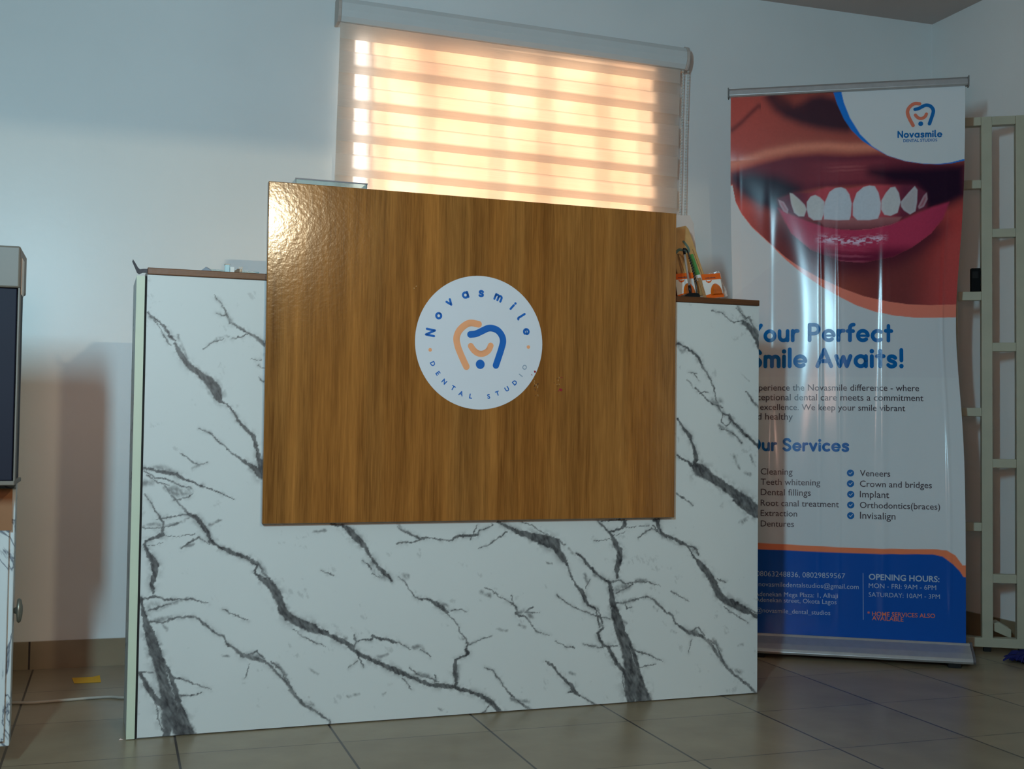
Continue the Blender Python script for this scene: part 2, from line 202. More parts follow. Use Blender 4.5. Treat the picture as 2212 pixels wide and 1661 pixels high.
# ------------------------------------------------------------------ data (positions on the desk front in half millimetres, on the banner in millimetres)
VEINS="""d5 2182 5.5 49 2146 4.8 91 2112 5.6 116 2062 4.2 148 2045 2.8;d145 2027 7 178 1962 10.5 221 1912 11.3 272 1874 12.7 322 1835 18.5 355 1795 24.3 368 1763 20 378 1730 8.6 410 1716 2.9 447 1683 4.3 469 1639 5.8 514 1588 7.3 558 1544 8.7 574 1485 7.3 590 1426 9.5 602 1382 17.6 606 1338 10.2;s229 1898 14.1 286 1841 21.3 337 1784 21.4 367 1741 10;t35 2146 2.1 70 2104 2.1 106 2040 3.5 121 2018 2.1;s158 2071 7 173 2013 12.6 214 1941 7;t277 1586 2.1 335 1561 2.8 400 1499 2.9 466 1444 3.6 517 1415 5.8;d510 1419 5.1 561 1382 10.9 602 1345 19;t334 2290 1.4 378 2248 2.2 401 2198 3.6 423 2147 5.8 474 2123 5.8 518 2099 4.4 563 2071 6.6 606 2034 8.8;t350 2195 2.1 401 2187 2.2;s290 2002 2.8 325 2033 6.4 367 2064 8.6 417 2077 5.8;t290 2006 1.4 339 2044 2.1 396 2061 2.2;t439 2063 2.2 482 2075 2.9 511 2091 2.9;s401 2190 14.4 438 2133 14.4;t532 1958 1.5 561 1952 1.5 587 1956 1.5;t573 1930 1.5 602 1912 1.5;t574 1863 2.2 607 1842 3.7;d3 1381 6.2 52 1375 6.2 107 1359 6.2 163 1346 7.7 213 1321 6.3 262 1301 3.5 326 1276 2.8 391 1254 2.9 463 1215 2.2;t4 1368 2.7 59 1332 2.8 115 1325 2.8 171 1299 3.5 242 1275 2.8;t18 1346 2.1 74 1310 2.8 129 1292 2.8;s31 1382 13.8 107 1375 20.8 177 1339 18.2;s5 1303 20.6 46 1310 16.5;s137 1281 16.7 193 1259 19.6 249 1273 11.3;t182 1462 2.1 224 1433 2.1 274 1397 2.8 316 1413 1.4;s247 1375 9.9 281 1397 9.9;t104 1291 2.6 148 1238 3.5 193 1184 3.5 228 1147 6.1;d228 1147 6.1 263 1127 9.6 299 1088 10.5 326 1047 8.8 345 1002 7 390 969 6.2 452 941 8 506 917 9 547 902 7.2;s416 964 16 506 912 16.1 588 878 23.5 625 822 16.3;d547 897 4.5 588 869 5.4 580 824 4.5 626 786 12.7 672 748 18.2 705 692 18.3 729 627 18.3 766 580 17.5 831 549 17.6 887 524 19.5 925 504 14.9 963 488 6.6 1019 462 10.4 1105 416 7.6;t560 897 3.6 597 878 4.5 620 823 4.5 671 775 5.5;s104 1282 8.6 174 1246 22.5 243 1255 12.2;t157 1215 2.6 209 1224 2.6 252 1246 1.7;t7 1248 2.5 46 1203 3.4 73 1149 3.4 104 1104 4.3 105 1064 6 101 1038 9.4;d101 1038 10.3 50 1017 5.1 16 1004 5.1 13 986 6.8 39 937 10.2 70 883 14.5 70 830 12.8 58 786 11.1 63 740 5.1;s6 1078 6.8 66 1094 12 117 1079 8.6 186 1096 8.7 237 1127 5.2;t6 1075 2.5 66 1071 2.6 126 1076 2.6 186 1094 2.6;t65 1118 2.6 116 1124 2.6 176 1135 2.6 228 1140 3.5;t101 1029 1.7 187 1027 1.7 274 1041 1.7;t25 982 1.7 102 998 1.7;t197 965 3.5 240 995 4.4 283 1021 3.5 345 984 2.6;s197 969 6.9 258 986 8.7;s339 1083 8.8 396 1109 7.1;t6 709 5.1 40 716 5.1 74 726 3.4 125 703 3.4 194 704 3.5 264 699 3.5 343 674 1.8;t414 644 1.8 468 615 3.6 549 575 1.8;s58 672 25.5 100 670 22.2 160 685 10.3 229 705 8.7;t41 646 3.4 92 666 3.4 152 681 2.6;s42 588 11.9 93 598 13.7 153 612 12;t42 593 3.4 111 588 3.4 179 609 4.3 248 615 4.3 292 600 4.4 336 558 5.3 381 520 4.4 425 502 4.4 444 458 3.5 480 430 5.3 516 401 8.9 589 374 9 643 358 6.3 689 310 6.4 736 261 6.4 792 185 6.4 848 117 7.4 914 76 4.7 971 35 4.7 999 6 3.8;t516 401 3.6 570 402 3.6 597 415 3.6 634 376 2.7;s534 400 12.5 606 387 16.2 634 367 10.9;t670 356 3.6 726 308 3.7 773 223 2.8;s698 346 9.1 754 279 11;s830 128 12.9 895 114 13;t558 349 2.7 537 273 1.8;d4 713 6.8 16 647 8.5 34 593 11.9 48 522 17 71 442 18.7 103 361 20.5 126 280 23.1 149 190 29.2 159 128 34.3 160 84 32.6;d151 84 22.3 147 1 13.7;d173 101 34.4 212 54 38 243 3 36.4;d43 584 5.1 74 521 7.7 110 413 6 159 313 7.7 185 241 9.5 206 160 12.1 233 79 17.3 261 15 13.9;d8 331 6.8 41 268 10.2 85 203 10.2 120 166 10.3 142 129 15.4;t89 194 2.6 104 97 2.6 132 15 3.4;t6 340 2.5 74 332 2.6;t168 304 4.3 229 287 3.5 290 261 3.5 365 228 1.8;t213 204 3.5 265 205 3.5 317 215 1.7;s109 475 12 96 467 8.5;t786 524 1.8 832 485 2.8 889 455 2.8 959 423 1.9;s111 581 8.6 137 553 10.3;t933 827 1.9 995 802 2.8;s887 1037 7.5 953 1045 7.5;s873 304 7.4 920 273 7.5;s419 401 7.1 454 395 7.1;d980 1077 4.6 1041 1070 7.6 1088 1032 13.8 1127 993 13.9 1166 957 10.8;s1095 1043 18.5 1158 974 20.1 1182 935 12.4;d1166 957 6.2 1190 918 7 1214 878 7 1242 839 7.8 1277 807 7.8 1309 780 7.8 1321 760 3.1;s1210 866 18.7 1238 820 26.5 1278 781 17.2;t1156 875 3.1 1187 856 3.1 1211 828 2.3;t1207 806 1.6 1254 781 2.3;t1348 1058 2.4 1376 1034 4 1424 1014 4.8 1480 994 4.8 1536 989 3.2 1601 981 3.2 1664 976 3.3;d1664 978 4.1 1686 995 5.7 1739 1003 5.7 1813 1003 5.8;t1813 1003 4.1 1823 1026 3.3 1871 1037 2.5 1904 1060 3.3;t1772 976 2.5 1780 1000 3.3 1812 1054 2.5;t1342 966 3.2 1425 972 4 1488 986 4 1520 989 2.4;s1352 1069 7.9 1376 1038 9.5 1448 1006 6.4;d1937 1075 6.7 1996 1043 7.6 2064 1014 11 2107 1001 12.8 2150 983 17.1 2219 957 21.5 2289 937 22.5;s1962 1067 21.8 2022 1034 18.6;t1988 1015 3.4 1930 977 3.3 1880 950 3.3 1822 928 1.7;t2072 1073 2.5 2140 1052 2.6 2183 1024 2.6 2244 992 1.7;t1356 782 2.4 1388 762 3.2 1413 723 3.2 1445 676 3.2 1477 655 4 1533 653 4;d1485 655 3.2 1533 653 4.8 1574 631 8.9 1615 599 10.5 1643 574 6.5 1647 566 3.2;t1647 568 2.4 1672 536 2.4 1701 504 3.3 1718 464 3.3 1755 423 3.3 1764 388 4.1;d1764 388 4.1 1752 362 4.9 1765 345 8.2 1749 329 6.6 1728 324 4.9 1696 310 5.7 1691 272 11.4 1693 225 9.8 1702 186 7.3 1686 168 5.7;s1372 793 12.6 1412 780 14.3;s1700 279 16.3 1710 193 11.4;s1590 624 17.8 1639 615 11.4;s1764 388 9.8 1821 409 7.4 1904 433 5.8;t1772 388 2.5 1830 411 2.5 1904 436 1.7;t1663 583 2.4 1720 592 3.3 1753 571 3.3;s1706 441 8.2 1739 424 8.2;d952 509 3.8 991 474 6.8 1044 445 7.6 1090 418 6.9 1114 396 6.1 1145 372 8.5 1207 339 8.5 1278 306 8.6 1349 272 11.8 1420 238 8.7 1484 209 8 1556 180 8.8 1621 170 9.7 1678 163 9.7 1743 140 7.4 1809 118 8.2 1867 89 9.1 1909 61 11.6 1943 23 10 1976 -6 11.7;s1006 482 16.7 1067 457 15.3;s1168 361 13.9 1262 326 10.9;t1114 406 5.4 1125 439 3.1 1159 449 3.1 1206 443 3.9;d1209 442 3.1 1218 465 5.4 1260 447 7 1307 439 5.5 1354 424 4.7;t1354 428 3.1 1394 403 3.2 1434 382 1.6;t1116 477 3.1 1128 439 3.8;s1449 392 11.1 1497 394 9.6 1522 366 6.4;t1489 379 2.4 1530 354 3.2 1550 330 1.6;t1137 371 3.1 1161 324 3.1 1173 301 3.1;t1085 298 2.3 1138 333 2.3;s1254 349 10.9 1308 358 7.8;t1427 279 2.4 1468 246 3.2 1532 219 3.2 1604 192 2.4;s1460 247 12.7 1532 231 12.8 1588 208 11.3;t1576 232 2.4 1580 194 3.2;t1389 228 2.4 1417 200 4 1445 164 2.4;t1865 258 2.5 1915 236 4.2 1957 179 3.3 2008 113 4.2 2059 62 4.2 2110 28 5.9 2145 2 6;s2026 72 11.8 2076 53 11.8 2136 53 11.9;t1843 -1 2.5 1876 16 2.5 1901 49 1.7;t1859 708 2.5 1900 695 2.5 1943 654 2.5 2002 624 2.5 2044 599 4.2 2061 559 5.1;d2049 555 4.2 2070 538 5.1 2104 533 5.1;t2104 533 4.2 2130 508 3.4 2173 449 2.6 2259 419 1.7;t2022 655 2.5 2034 607 3.4;s2062 555 13.5 2104 561 18.7 2147 531 13.6;t2104 557 3.4 2155 587 2.6;t2121 558 2.6 2193 549 1.7;s1842 685 11.6 1892 660 11.7;s1937 470 8.4 1995 459 7.6;s2071 487 8.5 2105 470 8.5;s1087 149 7.6 1149 152 9.2;s1280 144 7.8 1296 150 6.2;s1599 47 6.4 1647 24 4.9;d2145 990 18 2195 974 22.3 2245 959 22.4 2278 938 18.3 2312 891 15 2341 855 15 2363 816 5;d2244 973 9.9 2303 964 6.7;t2363 816 5 2389 746 4.2 2423 695 5.1;d2423 695 5.1 2457 659 9.3 2483 603 10.2 2509 575 5.9 2543 561 6;t2543 561 3.4 2556 523 3.4 2569 452 4.3;t2560 558 3.4 2582 491 3.4 2591 444 3.4;d2591 444 4.3 2561 418 6 2566 394 6.8 2596 346 7.7 2630 335 7.7 2648 293 8.6 2683 237 10.3 2726 188 10.4 2753 147 12.1;s2560 531 13.6 2578 460 11.9;t2298 968 5 2315 933 2.5 2320 894 2.5;t2303 964 3.3 2345 936 3.3;s2370 909 10.1 2395 885 8.4;d2412 886 3.4 2433 876 5.1 2480 836 6.8 2515 796 5.1 2558 756 6 2601 724 7.7 2635 713 5.2;s2541 757 15.3 2592 724 12;t2550 1072 5.1 2589 1036 5.1 2628 1004 6;d2628 1004 6.9 2659 949 12.1 2692 893 15.6 2694 838 16.4 2677 784 12.9 2682 737 5.2;d2722 1073 8.7 2727 1038 10.4 2701 1023 5.2 2667 1015 5.2 2632 1004 6;d2576 1072 3.4 2649 1074 3.4 2735 1073 5.2;t2650 982 1.7 2727 1002 1.7;t2530 952 1.7 2633 960 1.7;t2736 1027 1.7 2884 1039 1.8;d2915 1070 7.1 2941 1070 12.4 2942 1038 10.6 2964 998 7.1 3027 965 7.1 3090 938 9.9 3135 919 7.2;t2911 1039 3.5 2947 998 3.5 3000 965 3.6;s2982 974 16 3054 940 16.1 3162 910 18.1 3208 865 18.2;d3135 919 4.5 3198 893 5.4 3217 857 5.5;d3144 910 3.6 3190 841 5.4 3235 792 14.6 3272 759 17.3 3309 709 18.3 3332 660 17.4 3365 606 17.5 3411 572 18.5 3476 545 19.5 3532 516 16.8 3579 492 8.4 3636 460 10.4;t3551 526 3.7 3636 486 3.8;t2815 965 3.5 2867 1000 4.4 2902 1021 3.5 2947 998 2.7;t3393 537 1.8 3458 493 2.8 3514 463 2.8 3570 432 1.9;t2635 711 5.2 2687 721 4.3 2739 698 4.3 2808 709 3.5 2878 705 3.5 2967 676 1.8;t3029 646 1.8 3083 616 3.6 3155 582 1.8;s2679 659 29.3 2739 680 24.3 2808 717 12.2 2870 711 10.5;t2670 643 3.4 2739 672 3.5 2782 694 2.6;s2679 600 12.1 2731 590 13.9 2792 603 13.9;t2671 592 3.4 2740 587 3.5 2809 607 3.5 2870 619 4.4 2910 607 5.3 2950 570 6.2 3004 519 4.4 3040 503 4.5 3067 450 4.5 3103 428 6.3 3148 398 9.9 3211 380 9.1 3257 357 6.4 3303 315 7.3 3349 256 7.3 3404 189 7.4 3460 129 7.4 3525 85 5.6 3582 41 5.6 3619 6 4.7;t3130 407 3.6 3184 401 3.6 3220 423 3.6 3257 373 3.6;s3148 402 12.6 3229 391 16.3;t3284 348 3.6 3339 313 3.7 3386 222 3.7;s3321 346 11 3376 271 11;s3460 154 13 3525 134 13;t2731 586 2.6 2749 554 4.3 2775 561 2.6;d2631 707 8.6 2644 644 12 2658 581 15.5 2672 503 18.9 2703 415 21.6 2734 336 23.4 2756 248 25.1 2777 177 31.3 2781 114 38.2 2779 67 34.7;d2775 60 24.3 2776 -1 17.4;d2797 97 36.5 2836 48 40.2 2867 -3 36.8;d2671 588 5.2 2702 493 7.8 2733 414 6.9 2777 326 8.7 2806 246 10.5 2829 166 11.3 2849 102 12.2 2880 45 12.3;t2718 180 2.6 2727 94 3.5 2758 14 3.5;t2777 326 4.3 2821 296 3.5 2891 276 3.5 2984 230 1.8;t2830 205 2.6 2883 210 3.5 2936 217 1.8;s2724 477 12.1 2741 468 8.7;t2298 649 2.5 2365 600 2.5 2433 563 3.4 2518 528 3.4 2637 496 2.6;t2469 360 1.7 2519 346 3.4 2596 331 2.6;t2630 339 3.4 2690 331 2.6;t2284 385 1.7 2351 355 2.5 2410 340 3.4;t2232 268 4.1 2278 248 5 2311 204 5 2353 163 6.7;d2353 159 6.7 2396 126 10 2421 82 8.4;t2421 82 6.7 2455 61 3.4 2506 31 3.4 2557 0 4.2;t2379 85 3.3 2413 90 4.2;t3175 353 2.7 3153 275 1.8;s2386 199 10 2420 182 8.4;s2473 759 13.5 2490 712 11.9;t2482 681 1.7 2507 734 1.7;s2238 835 6.6 2271 826 5;s3040 407 8.9 3067 398 7.2;s3496 297 9.3 3524 304 9.3;s3501 1045 11.2 3548 1061 11.3;s2924 555 8.8 2942 538 8.8;d3454 1185 4.7 3510 1151 13.1 3566 1118 16.9 3632 1091 20.8;t3133 1188 1.8 3178 1157 1.8;t3346 708 1.8 3410 686 2.8;s3479 2367 11.7 3509 2325 15.7 3538 2283 17.7;t3469 2362 2.9 3538 2300 3.9 3568 2310 3;d3519 2274 9.8 3548 2257 13.8 3588 2225 17.8 3613 2174 13.8 3633 2105 6.9;t3558 2301 4.9 3598 2251 4.9 3627 2200 5.9;s3568 2267 23.6 3618 2191 17.8;t3295 2341 2.9 3372 2327 2.9 3411 2291 2.9 3450 2275 2.9 3528 2284 4.9;s3064 2124 15 3097 2079 11.3 3116 2097 9.4;d3064 2130 7.5 3097 2121 4.7 3154 2089 5.7 3211 2049 7.6 3226 2015 4.8;t3226 2015 4.8 3245 1982 4.8 3288 1924 4.8 3318 1865 3.8 3332 1793 3.8;t3189 1866 3.8 3232 1829 3.8 3280 1784 4.8 3328 1765 5.8 3376 1751 4.8;t3222 1829 2.9 3251 1847 2.9 3279 1839 2.9;t3145 1958 1.9 3193 1951 1.9;t3174 1955 1.9 3212 1913 1.9;s3299 1792 23 3357 1781 25 3366 1738 19.3;s3328 1763 13.5 3396 1705 17.4 3474 1629 11.7;d3415 1701 3.9 3474 1638 5.8 3533 1587 7.8 3582 1549 8.8 3636 1512 10.9;s3444 1680 17.5 3513 1595 15.6 3572 1562 13.7;t3347 1755 4.8 3386 1705 4.8 3425 1705 4.8 3454 1663 3.9;t3376 1713 2.9 3367 1662 2.9 3406 1637 2.9 3444 1671 2.9;t3358 1619 2.9 3425 1603 3.9 3474 1569 3.9 3513 1531 3.9;s3358 1636 13.5 3435 1595 17.5 3494 1552 11.7;d3068 1675 5.6 3110 1617 6.6 3158 1567 8.5 3182 1499 8.5 3197 1432 11.4;d3187 1415 9.5 3216 1369 32.3 3264 1348 28.6 3312 1314 21.1 3379 1276 21.2 3457 1228 23.3 3525 1185 27.3 3594 1140 27.5 3641 1103 29.6;s3235 1415 15.2 3292 1348 17.2;s3457 1262 13.6 3554 1202 17.6;d3065 1461 2.8 3102 1436 5.6 3150 1411 7.5 3188 1382 11.4;t3062 1227 3.7 3114 1198 3.8 3175 1155 1.9;t3541 1853 3.9 3580 1802 4.9 3635 1751 4;s3501 1968 3.9 3560 1913 3.9;s3534 1347 11.7 3573 1339 11.8;s3572 1459 7.8 3587 1416 7.9;s3455 1450 13.6 3495 1382 9.7;s3516 1049 15.6 3555 1074 11.7;s3136 1912 5.7 3174 1862 5.7"""
STK={'orange': [(-4.4, 51.6), (-28.2, 54.3), (-45.8, 46.5), (-61.7, 30.4), (-68.8, 10.5), (-65.5, -10.5), (-57.9, -29.9), (-48.8, -49.3), (-38.8, -68.8)], 'blue': [(-28.3, 21.8), (-11.5, 24.7), (7.7, 33.9), (22.5, 40.8), (36.0, 41.9), (52.5, 36.2), (64.7, 22.5), (68.9, 6.9), (65.2, -11.7), (56.5, -39.0), (48.4, -62.9)], 'smile': [(-26.7, -10.6), (-18.2, -21.6), (-7.8, -29.2), (4.1, -31.6), (16.0, -28.4), (26.3, -20.1), (32.1, -7.7)], 'dot': [(1.9, -61.1)], 'dots': [(-144.7, -25.2), (145.8, -7.6)], 'top': [(-144.6, 23.1), (-121.5, 70.7), (-90.1, 108.8), (-44.6, 132.1), (2.1, 138.4), (53.1, 128.9), (97.8, 107.5), (123.7, 78.3), (138.9, 36.1)], 'bot': [(-136.6, -63.7), (-121.2, -89.8), (-102.6, -112.5), (-77.0, -129.5), (-53.4, -144.2), (-24.7, -151.5), (28.1, -151.0), (54.3, -141.9), (82.4, -128.8), (105.7, -110.4), (123.7, -89.1), (135.0, -65.8)], 'scraps': [(166.3, -77.3), (157.2, -86.8), (173.3, -97.3), (166.7, -111.8), (171.6, -134.6), (247.3, -127.3), (250.0, -92.5), (231.3, -92.9), (170.4, -116.0), (-186.7, 149.5), (-195.2, 142.1)]}
ART={
 'edges':[-411,2045,-402,1672,-402,1372,410,2035,404,1775,406,1338,409,1197,395,735,398,460,401,58,-298,56],
 'white':[-17,2043,-6,1995,15,1939,51,1877,93,1832,145,1797,207,1775,269,1764,320,1762,361,1766,405,1777],
 'rim':[-46,2044,-30,1991,-6,1935,20,1894,57,1854,93,1828,145,1796,207,1774,269,1763,320,1760,361,1762,405,1771],
 'ob':[-403,1710,-392,1649,-370,1604,-332,1553,-266,1489,-212,1432,-148,1375,-84,1329,-15,1287,37,1259,105,1235,169,1222,245,1216,325,1217,411,1222],
 'ot':[-403,1713,-392,1652,-370,1607,-332,1556,-266,1492,-212,1440,-169,1408,-94,1362,-10,1320,63,1292,142,1273,223,1263,307,1262,409,1268],
 'nose':[-262,2031,-241,2019,-187,1974,-149,1983,-117,2001,-86,2005,-49,1995,-17,1969,9,1929,4,1910,-43,1917,-96,1928,-149,1945,-203,1969,-235,1993],
 'fold':[-403,1915,-370,1941,-338,1973,-311,1997],
 'hl':[-392,1787,-283,1818,-170,1835,-64,1836,10,1827,93,1826],
 'ulip':[-406,1755,-310,1783,-202,1807,-96,1811,10,1801,114,1804,218,1776,320,1760,408,1756,411,1654,354,1627,271,1612,244,1676,166,1686,88,1693,10,1690,-95,1686,-170,1672,-239,1653,-239,1609,-310,1645,-370,1687,-406,1722],
 'cornl':[-392,1737,-332,1740,-245,1725,-170,1689,-202,1668,-239,1653,-234,1614,-294,1639,-354,1680],
 'cornr':[93,1739,166,1743,269,1740,398,1748,403,1654,354,1627,287,1601,280,1660,244,1698,166,1705],
 'gum':[-239,1653,-180,1673,-127,1671,-64,1690,10,1682,83,1692,166,1689,239,1687,280,1660,281,1606,193,1570,62,1561,-95,1568,-169,1584,-234,1620],
 't0':[-237,1650,-218,1641,-202,1613,-204,1599,-218,1608,-231,1631],
 't1':[-196,1673,-186,1670,-164,1650,-143,1627,-137,1611,-145,1586,-164,1587,-180,1601,-191,1635],
 't2':[-135,1638,-122,1657,-106,1662,-90,1653,-74,1636,-77,1592,-84,1571,-111,1571,-129,1585,-135,1610],
 't3':[-71,1636,-56,1671,-37,1684,-16,1687,0,1680,13,1660,21,1627,18,1583,13,1568,-26,1568,-74,1573,-77,1608],
 't4':[26,1627,39,1665,62,1685,83,1690,101,1687,114,1663,122,1625,120,1592,112,1571,83,1566,42,1567,26,1583],
 't5':[125,1635,140,1662,156,1681,171,1683,184,1661,190,1629,180,1591,156,1580,135,1584,124,1603],
 't6':[192,1629,218,1661,239,1684,248,1671,247,1628,242,1596,224,1585,203,1599,193,1613],
 't7':[252,1612,270,1649,280,1660,283,1638,271,1612,255,1604],
 'lteeth':[-100,1576,195,1575,182,1556,141,1538,63,1528,-16,1533,-74,1545],
 'llip':[-239,1620,-191,1593,-127,1566,-74,1545,-16,1534,36,1531,89,1534,156,1548,219,1575,297,1609,359,1627,340,1569,299,1516,236,1468,168,1432,63,1411,-16,1418,-121,1462,-191,1525],
 'lhl':[-74,1501,0,1491,42,1489,151,1502],
 'b_or':[-301,397,-22,391,121,391,309,395,346,392,374,376,397,343],
 'b_bl':[-301,374,-71,372,121,372,299,377,332,370,364,346,387,323,400,302],
 'checks':[19,657,19,619,20,581,20,543,20,505],
 'emb':[207,1990,307,1891],
 'div':[63,302,64,138],
 'glint':[-374,1199,-266,1196,-87,1192,-22,1191,133,1191,352,1195],
}
TXT=[
 ('H', 'Your Perfect', 'our Perfect', -582, 2256, 328, 2249),
 ('H', 'Smile Awaits!', 'mile Awaits!', -580, 2065, 409, 2064),
 ('H', 'Our Services', 'Services', -437, 1460, 30, 1463),
 ('b', 'Experience the Novasmile difference - where', 'the Novasmile difference - where', -368, 1903, 516, 1904),
 ('b', 'exceptional dental care meets a commitment', 'dental care meets a commitment', -355, 1832, 545, 1833),
 ('b', 'to excellence. We keep your smile vibrant', 'We keep your smile vibrant', -303, 1761, 415, 1760),
 ('b', 'and healthy', 'healthy', -562, 1690, -365, 1690),
 ('b', 'Cleaning', 'Cleaning', -591, 1290, -365, 1292),
 ('b', 'Teeth whitening', 'Teeth whitening', -591, 1216, -171, 1220),
 ('b', 'Dental fillings', 'Dental fillings', -590, 1141, -237, 1144),
 ('b', 'Root canal treatment', 'Root canal treatment', -590, 1064, -41, 1067),
 ('b', 'Extraction', 'Extraction', -590, 990, -332, 992),
 ('b', 'Dentures', 'Dentures', -589, 914, -354, 917),
 ('b', 'Veneers', 'Veneers', 103, 1293, 310, 1293),
 ('b', 'Crown and bridges', 'Crown and bridges', 103, 1218, 593, 1217),
 ('b', 'Implant', 'Implant', 103, 1142, 303, 1142),
 ('b', 'Orthodontics(braces)', 'Orthodontics(braces)', 103, 1067, 647, 1068),
 ('b', 'Invisalign', 'Invisalign', 104, 991, 346, 990),
 ('w', '08063248836, 08029859567', '08029859567', -293, 558, 3, 561),
 ('w', 'novasmiledentalstudios@gmail.com', '@gmail.com', -145, 487, 96, 490),
 ('w', 'Adenekan Mega Plaza: 1, Alhaji', 'Mega Plaza: 1, Alhaji', -422, 414, -47, 421),
 ('w', 'Adenekan street, Okota Lagos', 'street, Okota Lagos', -423, 372, -56, 376),
 ('w', '@novasmile_dental_studios', '_dental_studios', -391, 295, -99, 297),
 ('W', 'OPENING HOURS:', 'OPENING HOURS:', 165, 561, 641, 562),
 ('w', 'MON - FRI: 9AM - 6PM', 'MON - FRI: 9AM - 6PM', 165, 502, 619, 506),
 ('w', 'SATURDAY: 10AM - 3PM', 'SATURDAY: 10AM - 3PM', 165, 440, 644, 445),
 ('o', '* HOME SERVICES ALSO', 'HOME SERVICES ALSO', 188, 306, 612, 310),
 ('o', 'AVAILABLE', 'AVAILABLE', 188, 276, 400, 275),
 ('L', 'Novasmile', 'Novasmile', 357, 3716, 662, 3710),
 ('l', 'DENTAL STUDIOS', 'DENTAL STUDIOS', 398, 3686, 629, 3683),
]
STC=(0.8978,1.0437,0.1883)

# ------------------------------------------------------------------ materials
M_wall = mat('white_wall_paint', (232, 233, 231), rough=.34, spec=.5, var=.03, vscale=2.2, bump=.12, bscale=60)
M_far = mat('unseen_dark_brown', (118, 90, 70), rough=.7)  # unseen walls coloured dark and warm to weaken the bounced light
M_ceil = mat('ceiling_paint', (196, 184, 178), rough=.8, var=.03, vscale=3)
M_white = mat('white_metal', (226, 226, 222), rough=.4, var=.02)
M_cream = mat('cream_enamel', (184, 177, 154), rough=.35, var=.05, vscale=14)
M_edge = mat('pale_edge_band', (200, 210, 188), rough=.35, var=.03)
M_tan = mat('taupe_plastic', (112, 103, 92), rough=.45)
M_navy = mat('dark_navy_panel', (20, 22, 40), rough=.55, spec=.25)
M_black = mat('black_plastic', (14, 14, 16), rough=.3, var=.02)
M_alu = mat('brushed_aluminium', (186, 184, 184), rough=.34, metal=.55, var=.05, vscale=40)
M_chrome = mat('chrome', (225, 228, 232), rough=.08, metal=1, var=.01)
M_clear = mat('clear_plastic', (205, 228, 228), rough=.12, trans=.75, var=.02)
M_dark = mat('dark_gap', (20, 19, 18), rough=.8)
M_blue = mat('logo_blue', (0, 100, 186), rough=.45, var=.02)
M_orange = mat('logo_orange', (244, 168, 120), rough=.45, var=.02)
M_sticker = mat('white_vinyl', (216, 219, 226), rough=.5, var=.01)
M_red = mat('red_scrap', (150, 24, 40), rough=.6)
M_scrape = mat('bare_scratch', (196, 160, 110), rough=.7)
M_deepscr = mat('dark_scratch', (70, 40, 18), rough=.7)

def wood(name, dark, light, rough=.32, coat=.0, along='Z', bump=.25, sc=1.0, spec=.5):
    m, nt, b = newmat(name); N = nt.nodes.new; L = nt.links.new
    tc = N('ShaderNodeTexCoord'); mp = N('ShaderNodeMapping'); L(tc.outputs['Object'], mp.inputs['Vector'])
    def nz(scale, detail, vec, dist=0):
        mm = N('ShaderNodeMapping'); L(tc.outputs['Object'], mm.inputs['Vector'])
        mm.inputs['Scale'].default_value = {'Z': (vec[0], vec[0], vec[1]), 'X': (vec[1], vec[0], vec[0])}[along]
        n = N('ShaderNodeTexNoise'); n.inputs['Scale'].default_value = scale*sc; n.inputs['Detail'].default_value = detail; n.inputs['Distortion'].default_value = dist
        L(mm.outputs['Vector'], n.inputs['Vector']); return n.outputs['Fac']
    a = nz(10, 4, (2.2, .16), .9); c = nz(40, 5, (1.6, .05), .5); d = nz(260, 3, (1.6, .05)); e = nz(5, 3, (3.2, .10), .3)
    def mix(x, y, f):
        n = N('ShaderNodeMix'); n.data_type = 'FLOAT'; n.inputs['Factor'].default_value = f; L(x, n.inputs['A']); L(y, n.inputs['B']); return n.outputs['Result']
    g = mix(mix(mix(a, e, .45), c, .30), d, .26)
    r = N('ShaderNodeValToRGB'); r.color_ramp.elements[0].position = .35; r.color_ramp.elements[1].position = .65
    r.color_ramp.elements[0].color = (*lin(dark), 1); r.color_ramp.elements[1].color = (*lin(light), 1)
    L(g, r.inputs['Fac'])
    # slow drift between yellower and redder boards
    rr = N('ShaderNodeValToRGB'); rr.color_ramp.elements[0].position = .42; rr.color_ramp.elements[1].position = .6
    rr.color_ramp.elements[0].color = (1, .93, .84, 1); rr.color_ramp.elements[1].color = (1, 1, 1, 1)
    L(nz(5, 2, (2.0, .1)), rr.inputs['Fac'])
    mx = N('ShaderNodeMix'); mx.data_type = 'RGBA'; mx.blend_type = 'MULTIPLY'; mx.inputs['Factor'].default_value = 1
    L(r.outputs['Color'], mx.inputs['A']); L(rr.outputs['Color'], mx.inputs['B']); L(mx.outputs['Result'], b.inputs['Base Color'])
    b.inputs['Roughness'].default_value = rough; b.inputs['Specular IOR Level'].default_value = spec
    nb = N('ShaderNodeTexNoise'); nb.inputs['Scale'].default_value = 95; nb.inputs['Detail'].default_value = 3; L(tc.outputs['Object'], nb.inputs['Vector'])
    bp = N('ShaderNodeBump'); bp.inputs['Strength'].default_value = bump; bp.inputs['Distance'].default_value = .003
    L(nb.outputs['Fac'], bp.inputs['Height']); L(bp.outputs['Normal'], b.inputs['Normal'])
    return m
M_wood = wood('walnut_laminate', (108, 67, 30), (180, 122, 62), rough=.135, bump=.07, spec=.75)
M_woodtop = wood('walnut_edge', (64, 36, 15), (118, 70, 32), along='X', rough=.4, bump=.1)

